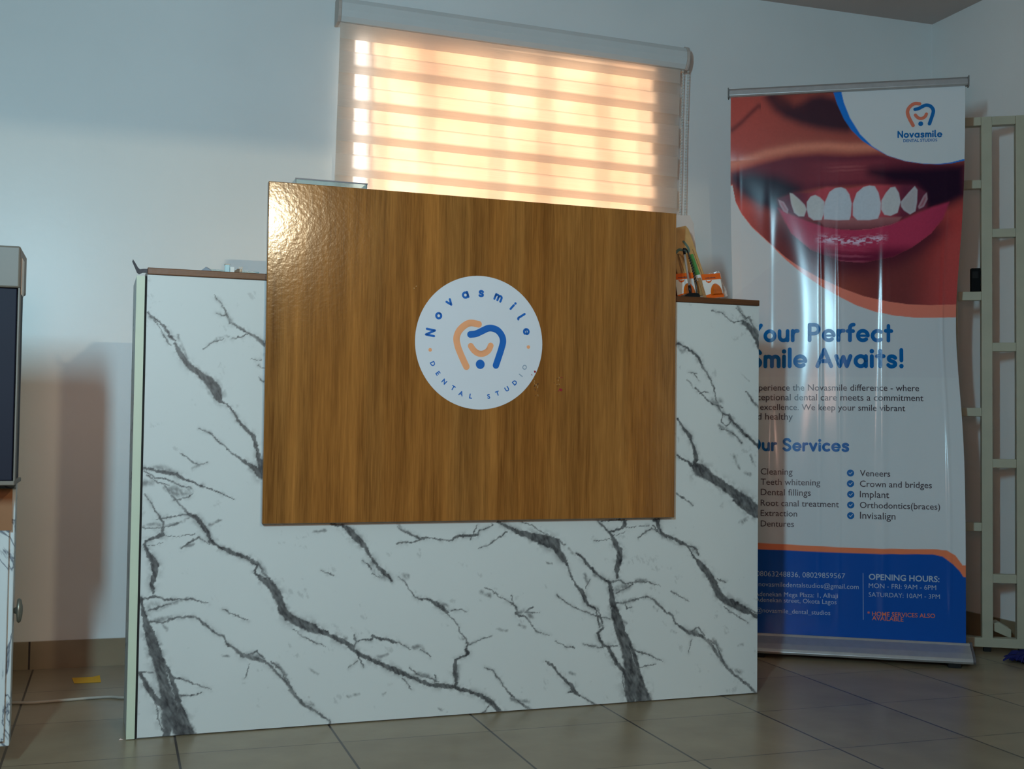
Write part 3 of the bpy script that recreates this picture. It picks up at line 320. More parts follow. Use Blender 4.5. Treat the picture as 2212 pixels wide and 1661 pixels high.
def attr_mat(name, rough=.35, spec=.5, bump=0, bscale=300, sheen=0):
    m, nt, b = newmat(name); at = nt.nodes.new('ShaderNodeAttribute'); at.attribute_name = 'print'
    tc = nt.nodes.new('ShaderNodeTexCoord'); n = nt.nodes.new('ShaderNodeTexNoise'); n.inputs['Scale'].default_value = bscale; n.inputs['Detail'].default_value = 2
    nt.links.new(tc.outputs['Object'], n.inputs['Vector'])
    nt.links.new(at.outputs['Color'], b.inputs['Base Color']); b.inputs['Roughness'].default_value = rough; b.inputs['Specular IOR Level'].default_value = spec
    bp = nt.nodes.new('ShaderNodeBump'); bp.inputs['Strength'].default_value = bump; bp.inputs['Distance'].default_value = .001
    nt.links.new(n.outputs['Fac'], bp.inputs['Height']); nt.links.new(bp.outputs['Normal'], b.inputs['Normal'])
    return m
M_marble = attr_mat('marble_laminate', rough=.42, spec=.45, bump=.08)
M_print = attr_mat('banner_print', rough=.15, spec=.22, bump=.05, bscale=500)

def marble_plain():
    m, nt, b = newmat('marble_laminate_plain'); N = nt.nodes.new; L = nt.links.new
    tc = N('ShaderNodeTexCoord'); n = N('ShaderNodeTexNoise'); n.inputs['Scale'].default_value = 3.5; n.inputs['Detail'].default_value = 8; n.inputs['Distortion'].default_value = 1.2
    L(tc.outputs['Object'], n.inputs['Vector']); r = N('ShaderNodeValToRGB'); e = r.color_ramp.elements
    e[0].position = .488; e[0].color = (*lin((200, 206, 207)), 1); e[1].position = .512; e[1].color = (*lin((200, 206, 207)), 1)
    x = e.new(.5); x.color = (*lin((90, 98, 112)), 1)
    L(n.outputs['Fac'], r.inputs['Fac']); L(r.outputs['Color'], b.inputs['Base Color']); b.inputs['Roughness'].default_value = .4
    return m
M_marble2 = marble_plain()

def tile_mat(name, x0, y0, step, vertical=False):
    """square ceramic tiles with grout: lines where x = x0 + k step and y = y0 + k step"""
    m, nt, b = newmat(name); N = nt.nodes.new; L = nt.links.new
    tc = N('ShaderNodeTexCoord'); sp = N('ShaderNodeSeparateXYZ'); L(tc.outputs['Object'], sp.inputs[0])
    def math_(op, a, v2=None, v=None):
        n = N('ShaderNodeMath'); n.operation = op
        L(a, n.inputs[0])
        if v2 is not None: L(v2, n.inputs[1])
        if v is not None: n.inputs[1].default_value = v
        return n.outputs[0]
    def line(s, off, half):
        t = math_('SUBTRACT', s, v=off-step/2); t = math_('DIVIDE', t, v=step); t = math_('FRACT', t); t = math_('SUBTRACT', t, v=.5)
        t = math_('ABSOLUTE', t); return math_('LESS_THAN', t, v=half/step)
    lx = line(sp.outputs['X'], x0, .0030); ly = line(sp.outputs['Y'], y0, .0016)
    g = math_('MAXIMUM', lx, ly) if not vertical else lx
    cx = math_('FLOOR', math_('DIVIDE', math_('SUBTRACT', sp.outputs['X'], v=x0), v=step)); cy = math_('FLOOR', math_('DIVIDE', math_('SUBTRACT', sp.outputs['Y'], v=y0), v=step))
    cb = N('ShaderNodeCombineXYZ'); L(cx, cb.inputs[0]); L(cy, cb.inputs[1])
    wn = N('ShaderNodeTexWhiteNoise'); L(cb.outputs[0], wn.inputs['Vector'])
    n = N('ShaderNodeTexNoise'); n.inputs['Scale'].default_value = 7; n.inputs['Detail'].default_value = 6; L(tc.outputs['Object'], n.inputs['Vector'])
    mixv = N('ShaderNodeMix'); mixv.data_type = 'FLOAT'; mixv.inputs['Factor'].default_value = .25; L(n.outputs['Fac'], mixv.inputs['A']); L(wn.outputs['Value'], mixv.inputs['B'])
    r = N('ShaderNodeValToRGB'); r.color_ramp.elements[0].position = .3; r.color_ramp.elements[1].position = .7
    r.color_ramp.elements[0].color = (*lin((132, 116, 92)), 1); r.color_ramp.elements[1].color = (*lin((152, 136, 110)), 1); L(mixv.outputs['Result'], r.inputs['Fac'])
    mx = N('ShaderNodeMix'); mx.data_type = 'RGBA'; L(g, mx.inputs['Factor']); L(r.outputs['Color'], mx.inputs['A']); mx.inputs['B'].default_value = (*lin((50, 42, 38)), 1)
    L(mx.outputs['Result'], b.inputs['Base Color']); b.inputs['Roughness'].default_value = .3; b.inputs['Specular IOR Level'].default_value = .45
    nb = N('ShaderNodeTexNoise'); nb.inputs['Scale'].default_value = 14; L(tc.outputs['Object'], nb.inputs['Vector'])
    bp = N('ShaderNodeBump'); bp.inputs['Strength'].default_value = .05; bp.inputs['Distance'].default_value = .01
    L(nb.outputs['Fac'], bp.inputs['Height']); L(bp.outputs['Normal'], b.inputs['Normal'])
    return m
M_floor = tile_mat('floor_tile', .159, 3.031, .40)
M_skirt = tile_mat('skirting_tile', -.254, 0, .40, vertical=True)

# ------------------------------------------------------------------ the room
WY, WX, CZ = 4.192, 3.264, 2.545           # window wall, right wall, ceiling
LX, FY = -2.6, -2.4                        # left wall, wall behind the camera
OX0, OX1, OZ0, OZ1 = .783, 2.000, 1.02, 2.225   # window opening
struct(MB().box((LX-.2, FY-.2, -.12), (WX+.2, WY+.2, 0)).build('floor', M_floor))
struct(MB().box((LX-.2, FY-.2, CZ), (WX+.2, WY+.2, CZ+.12)).build('ceiling', M_ceil))
b = MB()
b.box((LX-.2, WY, 0), (OX0, WY+.16, CZ)).box((OX1, WY, 0), (WX+.2, WY+.16, CZ)).box((OX0, WY, 0), (OX1, WY+.16, OZ0)).box((OX0, WY, OZ1), (OX1, WY+.16, CZ))
struct(b.build('wall_back', M_wall))
struct(MB().box((WX, FY-.2, 0), (WX+.16, WY, CZ)).build('wall_right', M_wall))
struct(MB().box((LX-.16, FY-.2, 0), (LX, WY, CZ)).build('wall_left', M_far))
struct(MB().box((LX, FY-.16, 0), (WX, FY, CZ)).build('wall_front', M_far))
struct(MB().box((LX, -.30, 2.022), (WX, -.18, CZ)).build('trim_1', M_far))     # unseen beam, added to cut the warm lamp off high on the wall
struct(MB().box((1.16, -.30, 0), (WX, -.18, CZ)).build('trim_2', M_far))     # unseen pier, added to keep the warm lamp off the banner side
struct(MB().box((LX, WY-.011, 0), (WX, WY, .089)).build('baseboard_back', M_skirt))
struct(MB().box((WX-.011, FY, 0), (WX, WY-.011, .089)).build('baseboard_right', M_skirt))
# window: frame, tinted sash, security bars outside
win = bpy.data.objects.new('window_1', None); COL.objects.link(win); win.location = (0, 0, 0); struct(win)
f = MB(); fy0, fy1 = WY+.012, WY+.055
f.box((OX0, fy0, OZ0), (OX1, fy1, OZ0+.03)).box((OX0, fy0, OZ1-.03), (OX1, fy1, OZ1)).box((OX1-.03, fy0, OZ0), (OX1, fy1, OZ1))
f.build('window_frame', M_white, win, bevel=.002)
f = MB(); f.box((.832, fy0+.01, OZ0+.03), (.848, fy1-.01, OZ1-.03)).box((OX1-.06, fy0+.01, OZ0+.03), (OX1-.03, fy1-.01, OZ1-.03))
f.build('window_sash', mat('brown_sash', (130, 105, 85), rough=.4), win, bevel=.002)
def tint_mat():
    m, nt, bs = newmat('amber_glow_glass'); N = nt.nodes.new; L = nt.links.new
    t = N('ShaderNodeBsdfTransparent'); g = N('ShaderNodeBsdfGlossy'); g.inputs['Roughness'].default_value = .05; mx = N('ShaderNodeMixShader'); mx.inputs[0].default_value = .06
    n = N('ShaderNodeTexNoise'); n.inputs['Scale'].default_value = 4.2; tc = N('ShaderNodeTexCoord'); mp = N('ShaderNodeMapping'); mp.inputs['Scale'].default_value = (1, 1, .45); L(tc.outputs['Object'], mp.inputs['Vector']); L(mp.outputs['Vector'], n.inputs['Vector'])
    r = N('ShaderNodeValToRGB'); r.color_ramp.elements[0].position = .35; r.color_ramp.elements[1].position = .65
    r.color_ramp.elements[0].color = (*[v for v in (.80, .62, .47)], 1); r.color_ramp.elements[1].color = (1.0, .87, .72, 1)  # uneven tint puts bright and dim patches of daylight into the glass
    L(n.outputs['Fac'], r.inputs['Fac']); L(r.outputs['Color'], t.inputs['Color'])
    L(t.outputs[0], mx.inputs[1]); L(g.outputs[0], mx.inputs[2]); L(mx.outputs[0], nt.nodes['Material Output'].inputs['Surface']); return m
MB().box((.848, fy0+.022, OZ0+.03), (OX1-.06, fy0+.027, OZ1-.03)).build('window_pane', tint_mat(), win)
f = MB()
for x in (.89, 1.06, 1.32, 1.50, 1.73, 1.90): f.tube([(x, WY+.13, OZ0), (x, WY+.13, OZ1)], .010)
f.tube([(OX0, WY+.13, OZ0+.25), (OX1, WY+.13, OZ0+.25)], .008).tube([(OX0, WY+.13, OZ1-.12), (OX1, WY+.13, OZ1-.12)], .008)
f.build('security_bars', M_white, win)

# ------------------------------------------------------------------ zebra roller blind
BR = thing('roller_blind', 'cream striped double layer roller blind glowing with daylight over the window', 'blind', (1.38, WY, 2.26), 0)
BR.rotation_euler = (0, math.radians(1.15), 0)
prof = [(-.002,-.042),(-.002,.046),(-.05,.048),(-.072,.040),(-.082,.022),(-.084,-.004),(-.078,-.026),(-.066,-.042)]
bl, br = -.662, .686
MB().prism(prof, 'x', bl, br).build('valance', mat('blind_valance', (214, 216, 214), rough=.4, var=.02), BR, bevel=.002)
for xx, s in ((bl, -1), (br, 1)):
    p2 = [(y*1.02-.001, z*1.06) for y, z in prof]
    MB().prism(p2, 'x', xx+(.0 if s > 0 else -.012), xx+(.012 if s > 0 else 0)).build('end_cap', mat('blind_cap', (196, 182, 172), rough=.5), BR, bevel=.002)
def fabric_mat(name, solid_low, period, solid_h):
    """bands of dense weave separated by bands of sheer mesh"""
    m, nt, bs = newmat(name); N = nt.nodes.new; L = nt.links.new; out = nt.nodes['Material Output']
    tc = N('ShaderNodeTexCoord'); sp = N('ShaderNodeSeparateXYZ'); L(tc.outputs['Object'], sp.inputs[0])
    def mt(op, a, v): n = N('ShaderNodeMath'); n.operation = op; L(a, n.inputs[0]); n.inputs[1].default_value = v; return n.outputs[0]
    fr = mt('FRACT', mt('DIVIDE', mt('ADD', mt('SUBTRACT', sp.outputs['Z'], solid_low), period*40), period), 0)
    solid = mt('LESS_THAN', fr, solid_h/period)
    mp = N('ShaderNodeMapping'); mp.inputs['Scale'].default_value = (6, 1, 500); L(tc.outputs['Object'], mp.inputs['Vector'])
    n = N('ShaderNodeTexNoise'); n.inputs['Scale'].default_value = 1.0; n.inputs['Detail'].default_value = 2; L(mp.outputs['Vector'], n.inputs['Vector'])
    r = N('ShaderNodeValToRGB'); r.color_ramp.elements[0].color = (*lin((216, 204, 192)), 1); r.color_ramp.elements[1].color = (*lin((234, 225, 215)), 1); L(n.outputs['Fac'], r.inputs['Fac'])
    d = N('ShaderNodeBsdfDiffuse'); t = N('ShaderNodeBsdfTranslucent'); L(r.outputs['Color'], d.inputs['Color']); L(r.outputs['Color'], t.inputs['Color'])
    a = N('ShaderNodeMixShader'); a.inputs[0].default_value = .46; L(d.outputs[0], a.inputs[1]); L(t.outputs[0], a.inputs[2])
    tr = N('ShaderNodeBsdfTransparent'); s2 = N('ShaderNodeMixShader'); s2.inputs[0].default_value = .45; L(a.outputs[0], s2.inputs[1]); L(tr.outputs[0], s2.inputs[2])
    fin = N('ShaderNodeMixShader'); L(solid, fin.inputs[0]); L(s2.outputs[0], fin.inputs[1]); L(a.outputs[0], fin.inputs[2]); L(fin.outputs[0], out.inputs['Surface'])
    return m
PER, SH = .1222, .0787
zlow = 2.041 - 2.26 + .0125      # a solid band's lower edge in blind coordinates (centre of the width)
def sheet(name, y, x0, x1, z0, z1, m):
    nx, nz = 28, 60; vs = []; fs = []
    for j in range(nz+1):
        for i in range(nx+1):
            x = x0+(x1-x0)*i/nx; z = z0+(z1-z0)*j/nz
            vs.append((x, y+.0015*math.sin(z*26+x*1.5), z))
    for j in range(nz):
        for i in range(nx): k = j*(nx+1)+i; fs.append((k, k+1, k+nx+2, k+nx+1))
    return MB().add(vs, fs).build(name, m, BR, smooth=True)
zl2 = -.6
sheet('front_fabric', -.052, -.660, .672, -1.02, -.03, fabric_mat('zebra_fabric_front', zlow-.0125, PER, SH))
sheet('back_fabric', -.026, -.656, .667, -1.02, -.03, fabric_mat('zebra_fabric_back', zlow-.0125-.052+.008, PER, .077))
MB().tube([(-.66, -.039, -1.03), (.672, -.039, -1.03)], .016, 12).build('bottom_rail', M_white, BR, smooth=True)
M_bead = mat('bead_plastic', (205, 200, 190), rough=.35)
for k, xx in enumerate((.6835, .7050)):
    c = MB(); z = -.045; i = 0
    while z > -1.0:
        c.lathe([(.0005, -.0042), (.0030, -.0026), (.0037, 0), (.0030, .0026), (.0005, .0042)], 6, (xx+.0012*math.sin(z*9+k), -.052, z)); z -= .0113
    c.tube([(xx+.0012*math.sin(q*9+k), -.052, q) for q in np.linspace(-.04, -1.0, 24)], .0009, 4)
    c.build('bead_chain', M_bead, BR, smooth=True)

# ------------------------------------------------------------------ reception desk
DY = 0.021512
DK = thing('reception_desk', 'white marble laminate reception desk with big wood effect front panel and round logo', 'reception desk', (.066, 3.200, 0), DY)
DW, DT = 1.814, 1.190
# marble front panel with the printed veins
def vein_field(s, z):
    wx = (fbm(s, z, 95, 3)-.5)*.0075+(fbm(s+5, z, 210, 2)-.5)*.0038; wz = (fbm(s+9, z+4, 95, 3)-.5)*.0075+(fbm(s, z+7, 210, 2)-.5)*.0038
    S = s+wx; Z = z+wz; I = np.zeros_like(s); fib = fbm(s*.9+z*.5, z*.25-s*.2, 240, 2); cl = fbm(s+1, z+2, 60, 4)
    for st in VEINS.split(';'):
        q = np.array([float(v) for v in st[1:].split()]).reshape(-1, 3)/2000.0; q[:, 2] = q[:, 2]
        lo = q[:, :2].min(0)-.03; hi = q[:, :2].max(0)+.03
        sel = np.nonzero((s > lo[0]) & (s < hi[0]) & (z > lo[1]) & (z < hi[1]))[0]
        if len(sel) == 0: continue
        a = S[sel]; c = Z[sel]; best = np.full(len(sel), 1e9); halo = np.full(len(sel), 1e9)
        for i in range(len(q)-1):
            x0, y0, h0 = q[i]; x1, y1, h1 = q[i+1]; dx, dy = x1-x0, y1-y0; L2 = dx*dx+dy*dy+1e-12
            t = np.clip(((a-x0)*dx+(c-y0)*dy)/L2, 0, 1); d = np.hypot(a-x0-t*dx, c-y0-t*dy); h = h0+(h1-h0)*t
            if st[0] == 's': h = h*1.15
            else: h = np.maximum(h*1.26, .0010)
            best = np.minimum(best, d/h); halo = np.minimum(halo, (d-h)/(.45*h+.0035))
        f1 = fib[sel]; c1 = cl[sel]
        if st[0] == 'd': v = sstep(1.18, .80, best)*(.80+.30*(f1-.4)+.25*(c1-.5)); v = np.maximum(v, .38*np.exp(-np.clip(halo, 0, 9)**1.3)*sstep(.40, .66, c1))
        elif st[0] == 't': v = sstep(1.35, .65, best)*(.72+.5*(f1-.5)); v = np.maximum(v, .22*np.exp(-np.clip(halo, 0, 9)**1.3)*sstep(.42, .66, c1))
        else: v = sstep(1.35, .0, best)*.62*sstep(.26, .66, .7*c1+.3*f1)
        I[sel] = np.maximum(I[sel], v)
    bits = sstep(.70, .80, fbm(s+20, z*1.2+8, 26, 4))*.16*sstep(.45, .6, fib)
    return np.clip(np.maximum(I, bits), 0, 1)
def vein_rgb(s, z):
    I = vein_field(s, z)[:, None]; base = np.array([206, 210, 209.])-6*(fbm(s, z, 3, 3)-.5)[:, None]
    dk = np.array([26, 27, 35.])+26*(fbm(s+2, z, 70, 3)-.5)[:, None]
    return linA(base)*(1-I**.9)+linA(dk)*I**.9
ST = .0022
blocks = [(0, .315, .003, DT), (1.500, DW, .003, DT), (.315, 1.500, .003, .560)]
V3 = []; F3 = []; C3 = []; n0 = 0
for x0, x1, z0, z1 in blocks:
    nx = int((x1-x0)/ST); nz = int((z1-z0)/ST); X, Z = np.meshgrid(np.linspace(x0, x1, nx+1), np.linspace(z0, z1, nz+1))
    V3.append(np.stack([X.ravel(), np.zeros(X.size), Z.ravel()], 1)); C3.append(vein_rgb(X.ravel(), Z.ravel()))
    i, j = np.meshgrid(np.arange(nx), np.arange(nz)); k = (j*(nx+1)+i).ravel()+n0
    F3.append(np.stack([k, k+1, k+nx+2, k+nx+1], 1)); n0 += X.size
extra = np.array([(.315,0,.560),(1.5,0,.560),(1.5,0,DT),(.315,0,DT), (0,.018,.003),(DW,.018,.003),(DW,.018,DT),(0,.018,DT), (0,0,.003),(DW,0,.003),(DW,0,DT),(0,0,DT)], float)
V3.append(extra); C3.append(np.tile(linA([206, 210, 209])*np.ones((1, 3)), (12, 1)))
e = n0; F3.append(np.array([(e,e+1,e+2,e+3),(e+5,e+4,e+7,e+6),(e+8,e+4,e+5,e+9),(e+9,e+5,e+6,e+10),(e+10,e+6,e+7,e+11),(e+11,e+7,e+4,e+8)]))
def np_mesh(name, V, F, C, mats, parent, smooth=False):
    me = bpy.data.meshes.new(name); nv, nf = len(V), len(F)
    me.vertices.add(nv); me.vertices.foreach_set('co', np.asarray(V, np.float32).ravel())
    me.loops.add(nf*4); me.loops.foreach_set('vertex_index', np.asarray(F, np.int32).ravel())
    me.polygons.add(nf); me.polygons.foreach_set('loop_start', np.arange(0, nf*4, 4, dtype=np.int32))
    for m in mats: me.materials.append(m)
    if smooth: me.polygons.foreach_set('use_smooth', np.ones(nf, bool))
    at = me.attributes.new('print', 'FLOAT_COLOR', 'POINT')
    at.data.foreach_set('color', np.concatenate([C, np.ones((nv, 1))], 1).astype(np.float32).ravel())
    me.update(calc_edges=True); me.validate()
    o = bpy.data.objects.new(name, me); COL.objects.link(o); o.parent = parent; return o
fp = np_mesh('front_panel', np.concatenate(V3), np.concatenate(F3), np.concatenate(C3), [M_marble], DK)
fp['label'] = 'white marble effect front panel with dark grey veins'
sd = MB().box((-.026, .001, .002), (-.002, .24, DT-.004)).build('side_panel', M_marble2, DK)
MB().box((-.0265, -.0035, .002), (-.0058, .001, DT-.004)).build('edge_band', M_edge, sd)['label'] = 'pale green cream edge band'
MB().box((-.0058, -.0012, .002), (-.0006, .001, DT-.004)).build('gap_shade_strip', M_dark, sd)  # solid dark strip standing in for the shade inside the joint
MB().box((DW-.020, .019, .002), (DW-.002, .43, DT-.002)).build('side_panel', M_marble2, DK)
wt = MB().box((.0, -.004, DT+.001), (DW, .285, DT+.0185)).build('worktop', [M_woodtop], DK, bevel=.0018)
# loose edge strip curling off the left end of the worktop
st = MB(); path = [(.002, .0, DT+.010), (-.012, -.001, DT+.009), (-.021, -.002, DT+.006), (-.026, -.003, DT+.010), (-.031, -.004, DT+.020), (-.0385, -.006, DT+.034)]
hw = [.006, .006, .0075, .008, .0065, .0035]
vs = []
for (x, y, z), h in zip(path, hw):
    for yy in (y, y+.001): vs += [(x, yy, z-h*.9), (x+.002, yy, z+h*.9)]
fs = []
for i in range(len(path)-1):
    k = i*4; fs += [(k, k+4, k+5, k+1), (k+3, k+7, k+6, k+2), (k+1, k+5, k+7, k+3), (k+2, k+6, k+4, k)]
fs += [(0, 1, 3, 2), (20, 22, 23, 21)]
st.add(vs, fs).build('loose_edge_strip', mat('strip_grey', (66, 66, 74), rough=.5), DK)['label'] = 'dark edge strip curling loose from the corner'
# raised counter behind the wood panel
MB().box((.372, .003, 1.428), (1.500, .26, 1.450)).build('raised_counter', M_woodtop, DK, bevel=.0015)
MB().box((.374, .004, DT+.0185), (.392, .25, 1.428)).build('counter_support', M_woodtop, DK)
MB().box((1.482, .004, DT+.0185), (1.500, .25, 1.428)).build('counter_support', M_woodtop, DK)
MB().box((DW/2-.009, .30, .002), (DW/2+.009, .42, .74)).build('inner_partition', M_marble2, DK)
MB().box((.0, .30, .74), (DW-.02, .43, .762)).build('work_surface', M_woodtop, DK, bevel=.002)
# wood fascia
PX0, PX1, PZ0, PZ1 = .302, 1.514, .544, 1.454
FA = MB().box((PX0, -.025, PZ0), (PX1, -.003, PZ1)).build('fascia_panel', M_wood, DK, bevel=.0022)
FA['label'] = 'walnut wood effect front panel with a round logo'
# scratches and red scraps beside the logo
cx, cz, R = STC; s = MB()
def flake(px, pz, w, h, rot, mi, yo=-.0253):
    a = math.radians(rot); pts = []
    for k in range(6):
        t = k/6*2*math.pi; r = random.uniform(.6, 1.1); x = w*r*math.cos(t)/2; z = h*r*math.sin(t)/2
        pts.append((cx+px+x*math.cos(a)-z*math.sin(a), cz+pz+x*math.sin(a)+z*math.cos(a)))
    s.prism(pts, 'y', yo-.0006, yo+.0002, mi)
def scrap(name, label, args):
    global s
    s = MB(); [flake(*a_) for a_ in args]; s.build(name, [M_red, M_scrape, M_deepscr], FA)['label'] = label
ru = random.uniform
scrap('red_scrap', 'red scrap on the rim of the round logo', [(.1665, -.0775, .0085, .009, 20, 0, -.0262), (.1572, -.0868, .003, .007, 40, 0, -.0262)])
scrap('red_scrap', 'dark red scrap on the wood to the right of the logo', [(.2465, -.1270, .014, .009, -25, 0), (.240, -.131, .004, .004, 0, 0)])
scrap('scratch_marks', 'fine scratches just below the red scrap on the logo rim', [(.1715+ru(-.008, .008), -.098-ru(0, .05), .0014, ru(.004, .011), ru(-35, 35), random.choice((1, 2, 2))) for _ in range(16)])
scrap('scratch_marks', 'fine scratches above the dark red scrap right of the logo', [(.234+ru(-.008, .012), -.090-ru(0, .03), .0013, ru(.003, .008), ru(-60, 40), random.choice((1, 2))) for _ in range(7)]+[(.249, -.0925, .010, .002, 5, 0)])
scrap('scratch_marks', 'tiny pale chip in the wood above left of the logo', [(-.187, .150, .0035, .002, 40, 1), (-.193, .144, .002, .0045, 10, 1)])
# round logo sticker
s = MB(); ring = [(cx+R*math.cos(2*math.pi*k/96), cz+R*math.sin(2*math.pi*k/96)) for k in range(96)]
s.prism(ring, 'y', -.0259, -.0251, 0)
def flat(vs, fs, mi, y): s.add([(p[0], y, p[1]) for p in vs], fs, mi)
def stroke(pts, hw, mi, y):
    v, f = ribbon(smooth_pts([(cx+a/1000, cz+b/1000) for a, b in pts]), hw); flat(v, f, mi, y)
def emblem_strokes(fn):
    fn(STK['orange'], .0095, 'o'); fn(STK['blue'], .0095, 'b'); fn(STK['smile'], .0087, 'o')
emblem_strokes(lambda p, h, c: stroke(p, h, 2 if c == 'o' else 1, -.0262 if c == 'o' else -.0263))
def disc(px, pz, r, mi, y, n=28): flat([(cx+px+r*math.cos(2*math.pi*k/n), cz+pz+r*math.sin(2*math.pi*k/n)) for k in range(n)], [tuple(range(n))], mi, y)
disc(STK['dot'][0][0]/1000, STK['dot'][0][1]/1000, .0132, 1, -.0262)
for p in STK['dots']: disc(p[0]/1000, p[1]/1000, .0051, 2, -.0262)
def place(vs, fs, px, pz, rot, sc, mi, y):
    x0, x1 = xspan(vs); zz = [p[1] for p in vs]; ox = (x0+x1)/2; oz = (min(zz)+max(zz))/2; a = rot
    flat([(cx+px+((p[0]-ox)*math.cos(a)-(p[1]-oz)*math.sin(a))*sc, cz+pz+((p[0]-ox)*math.sin(a)+(p[1]-oz)*math.cos(a))*sc) for p in vs], fs, mi, y)
for ch, (px, pz) in zip('NovasmiLe', STK['top']):
    v, f, w_, _ = glyph_text(ch, 15.2); place(v, f, px/1000, pz/1000, math.atan2(pz, px)-math.pi/2, .000205, 1, -.0262)
M_faint = mat('worn_print', (150, 166, 184), rough=.5)
for i, (ch, (px, pz)) in enumerate(zip('DENTALSTUDIO', STK['bot'])):
    v, f = font_text(ch, .034)
    place(v, f, px/1000, pz/1000, math.atan2(pz, px)+math.pi/2, .0180, 1 if i < 10 else 3, -.0262)
s.build('logo_sticker', [M_sticker, M_blue, M_orange, M_faint], FA)['label'] = 'round white logo sticker with blue and orange tooth emblem'

DM = Matrix.Translation((.066, 3.200, 0)) @ Matrix.Rotation(DY, 4, 'Z')
def dpos(s_, y, z): return DM @ Vector((s_, y, z))
TOPZ = DT+.0187

# ------------------------------------------------------------------ things on the desk
t = thing('plastic_tray', 'clear plastic tray lying on top of the raised wood counter', 'tray', dpos(.485, .10, 1.4502), DY)
w2 = .100; m = MB(); m.box((-w2, -.05, .0005), (w2, .06, .003)).box((-w2, -.05, .003), (w2, -.047, .032)).box((-w2, .057, .003), (w2, .06, .032)).box((-w2, -.047, .003), (-w2+.003, .057, .032)).box((w2-.003, -.047, .003), (w2, .057, .032))
m.build('tray_body', M_clear, t); 
M_rim = mat('grey_rim', (116, 120, 132), rough=.3)
for a_, b_ in ((-.052, -.049), (.059, .062)): MB().box((-w2-.001, a_, .030), (w2+.001, b_, .0335)).build('rim', M_rim, t)
t = thing('plastic_strip', 'thin upright clear plastic strip behind the small clip on the left counter', 'plastic strip', dpos(.24, .10, TOPZ), DY)
m = MB(); m.box((-.080, -.002, 0), (.058, .002, .0165)); m.box((-.080, -.012, 0), (.058, .012, .002)); m.build('strip_body', M_clear, t)
t = thing('metal_clip', 'small chrome and clear plastic clip on the left counter', 'clip', dpos(.222, .014, TOPZ), DY)
MB().box((-.026, -.008, 0), (-.0135, .008, .0195)).build('clear_block', mat('ice_plastic', (190, 222, 228), rough=.1), t, bevel=.0012)
MB().box((-.0275, -.009, .0195), (-.0125, .009, .0215)).build('cap', M_chrome, t, bevel=.0005)
MB().box((-.0125, -.007, .0), (-.001, .007, .0145)).build('white_block', M_white, t, bevel=.001)
m = MB(); m.box((-.001, -.006, 0), (.012, .006, .0045)).prism([(-.001, .0045), (.012, .0045), (.012, .010), (.008, .011)], 'y', -.005, .005); m.build('jaw', M_black, t)
m = MB(); m.box((.0120, -.007, 0), (.0145, .007, .015)).box((.0170, -.007, 0), (.0195, .007, .016)).box((.0145, -.004, .003), (.017, .004, .010)); m.build('spring_plate', M_chrome, t, bevel=.0005)
m = MB(); m.add([(-.016,0,0),(.014,-.004,0),(.016,.02,0),(-.014,.02,0),(-.002,.004,.012),(.006,.010,.010)], [(0,1,4),(1,5,4),(1,2,5),(2,3,5),(3,4,5),(3,0,4),(3,2,1,0)])
tag(m.build('crumpled_paper', mat('grey_paper', (150, 158, 168), rough=.7), loc=dpos(.150, .012, TOPZ), rot=(0, 0, DY)), 'crumpled scrap of grey paper on the left counter', 'paper scrap')

# right counter: pen stand, kraft packs, orange packs, clear pouch
t = thing('counter_pen', 'black ballpoint pen standing in a black counter holder with a coiled cord', 'pen', dpos(1.598, .050, TOPZ), DY)
m = MB(); m.prism([(-.030, 0), (.028, 0), (.029, .010), (.024, .0165), (-.006, .0165), (-.020, .010)], 'y', -.018, .018); m.build('holder_base', M_black, t, bevel=.002)
pa = Vector((.005, 0, .014)); pb = Vector((-.018, .004, .156))
pp = lambda q: tuple(pa.lerp(pb, q))
MB().tube([pp(0), pp(.03), pp(.10), pp(.19)], [.0025, .0042, .0050, .0040], 10).build('grip', M_black, t, smooth=True)
MB().tube([pp(.19), pp(.86)], .0034, 10).build('barrel', mat('clear_barrel', (196, 178, 168), rough=.12, trans=.35), t, smooth=True)
MB().tube([pp(.86), pp(.97), pp(1.0)], [.0042, .0042, .0022], 10).build('pen_cap', M_black, t, smooth=True)
c = MB(); c.tube(smooth_pts([(.0260, 0, .012), (.0255, .002, .040), (.0160, .004, .085), (.0010, .006, .135), (-.006, .006, .150), (-.013, .004, .155)], 5), .0024, 8)
ctr = smooth_pts([(.0240, .002, .050), (.0150, .004, .090), (.003, .006, .130)], 30); hel = []
for i, p in enumerate(ctr): a_ = i*1.05; hel.append((p[0]+.0036*math.cos(a_), p[1]+.0036*math.sin(a_), p[2]))
c.tube(hel, .0011, 5); c.build('coiled_cord', M_black, t, smooth=True)

M_kraft = mat('kraft_paper', (190, 146, 92), rough=.7, var=.12, vscale=30)
def lean(loc, ry, rx, rz=DY, half=0):
    loc = Vector(loc) + Vector((0, 0, half*math.sin(ry)))
    return lean_(loc, ry, rx, rz)
def lean_(loc, ry, rx, rz):  # sheet standing on its lower edge, tilted left by ry and back by rx
    return Matrix.Translation(loc) @ Matrix.Rotation(rz, 4, 'Z') @ Matrix.Rotation(-rx, 4, 'X') @ Matrix.Rotation(-ry, 4, 'Y')
def mthing(name, label, cat, M, group=None):
    o = thing(name, label, cat, (0, 0, 0), 0, group); o.matrix_world = M; return o
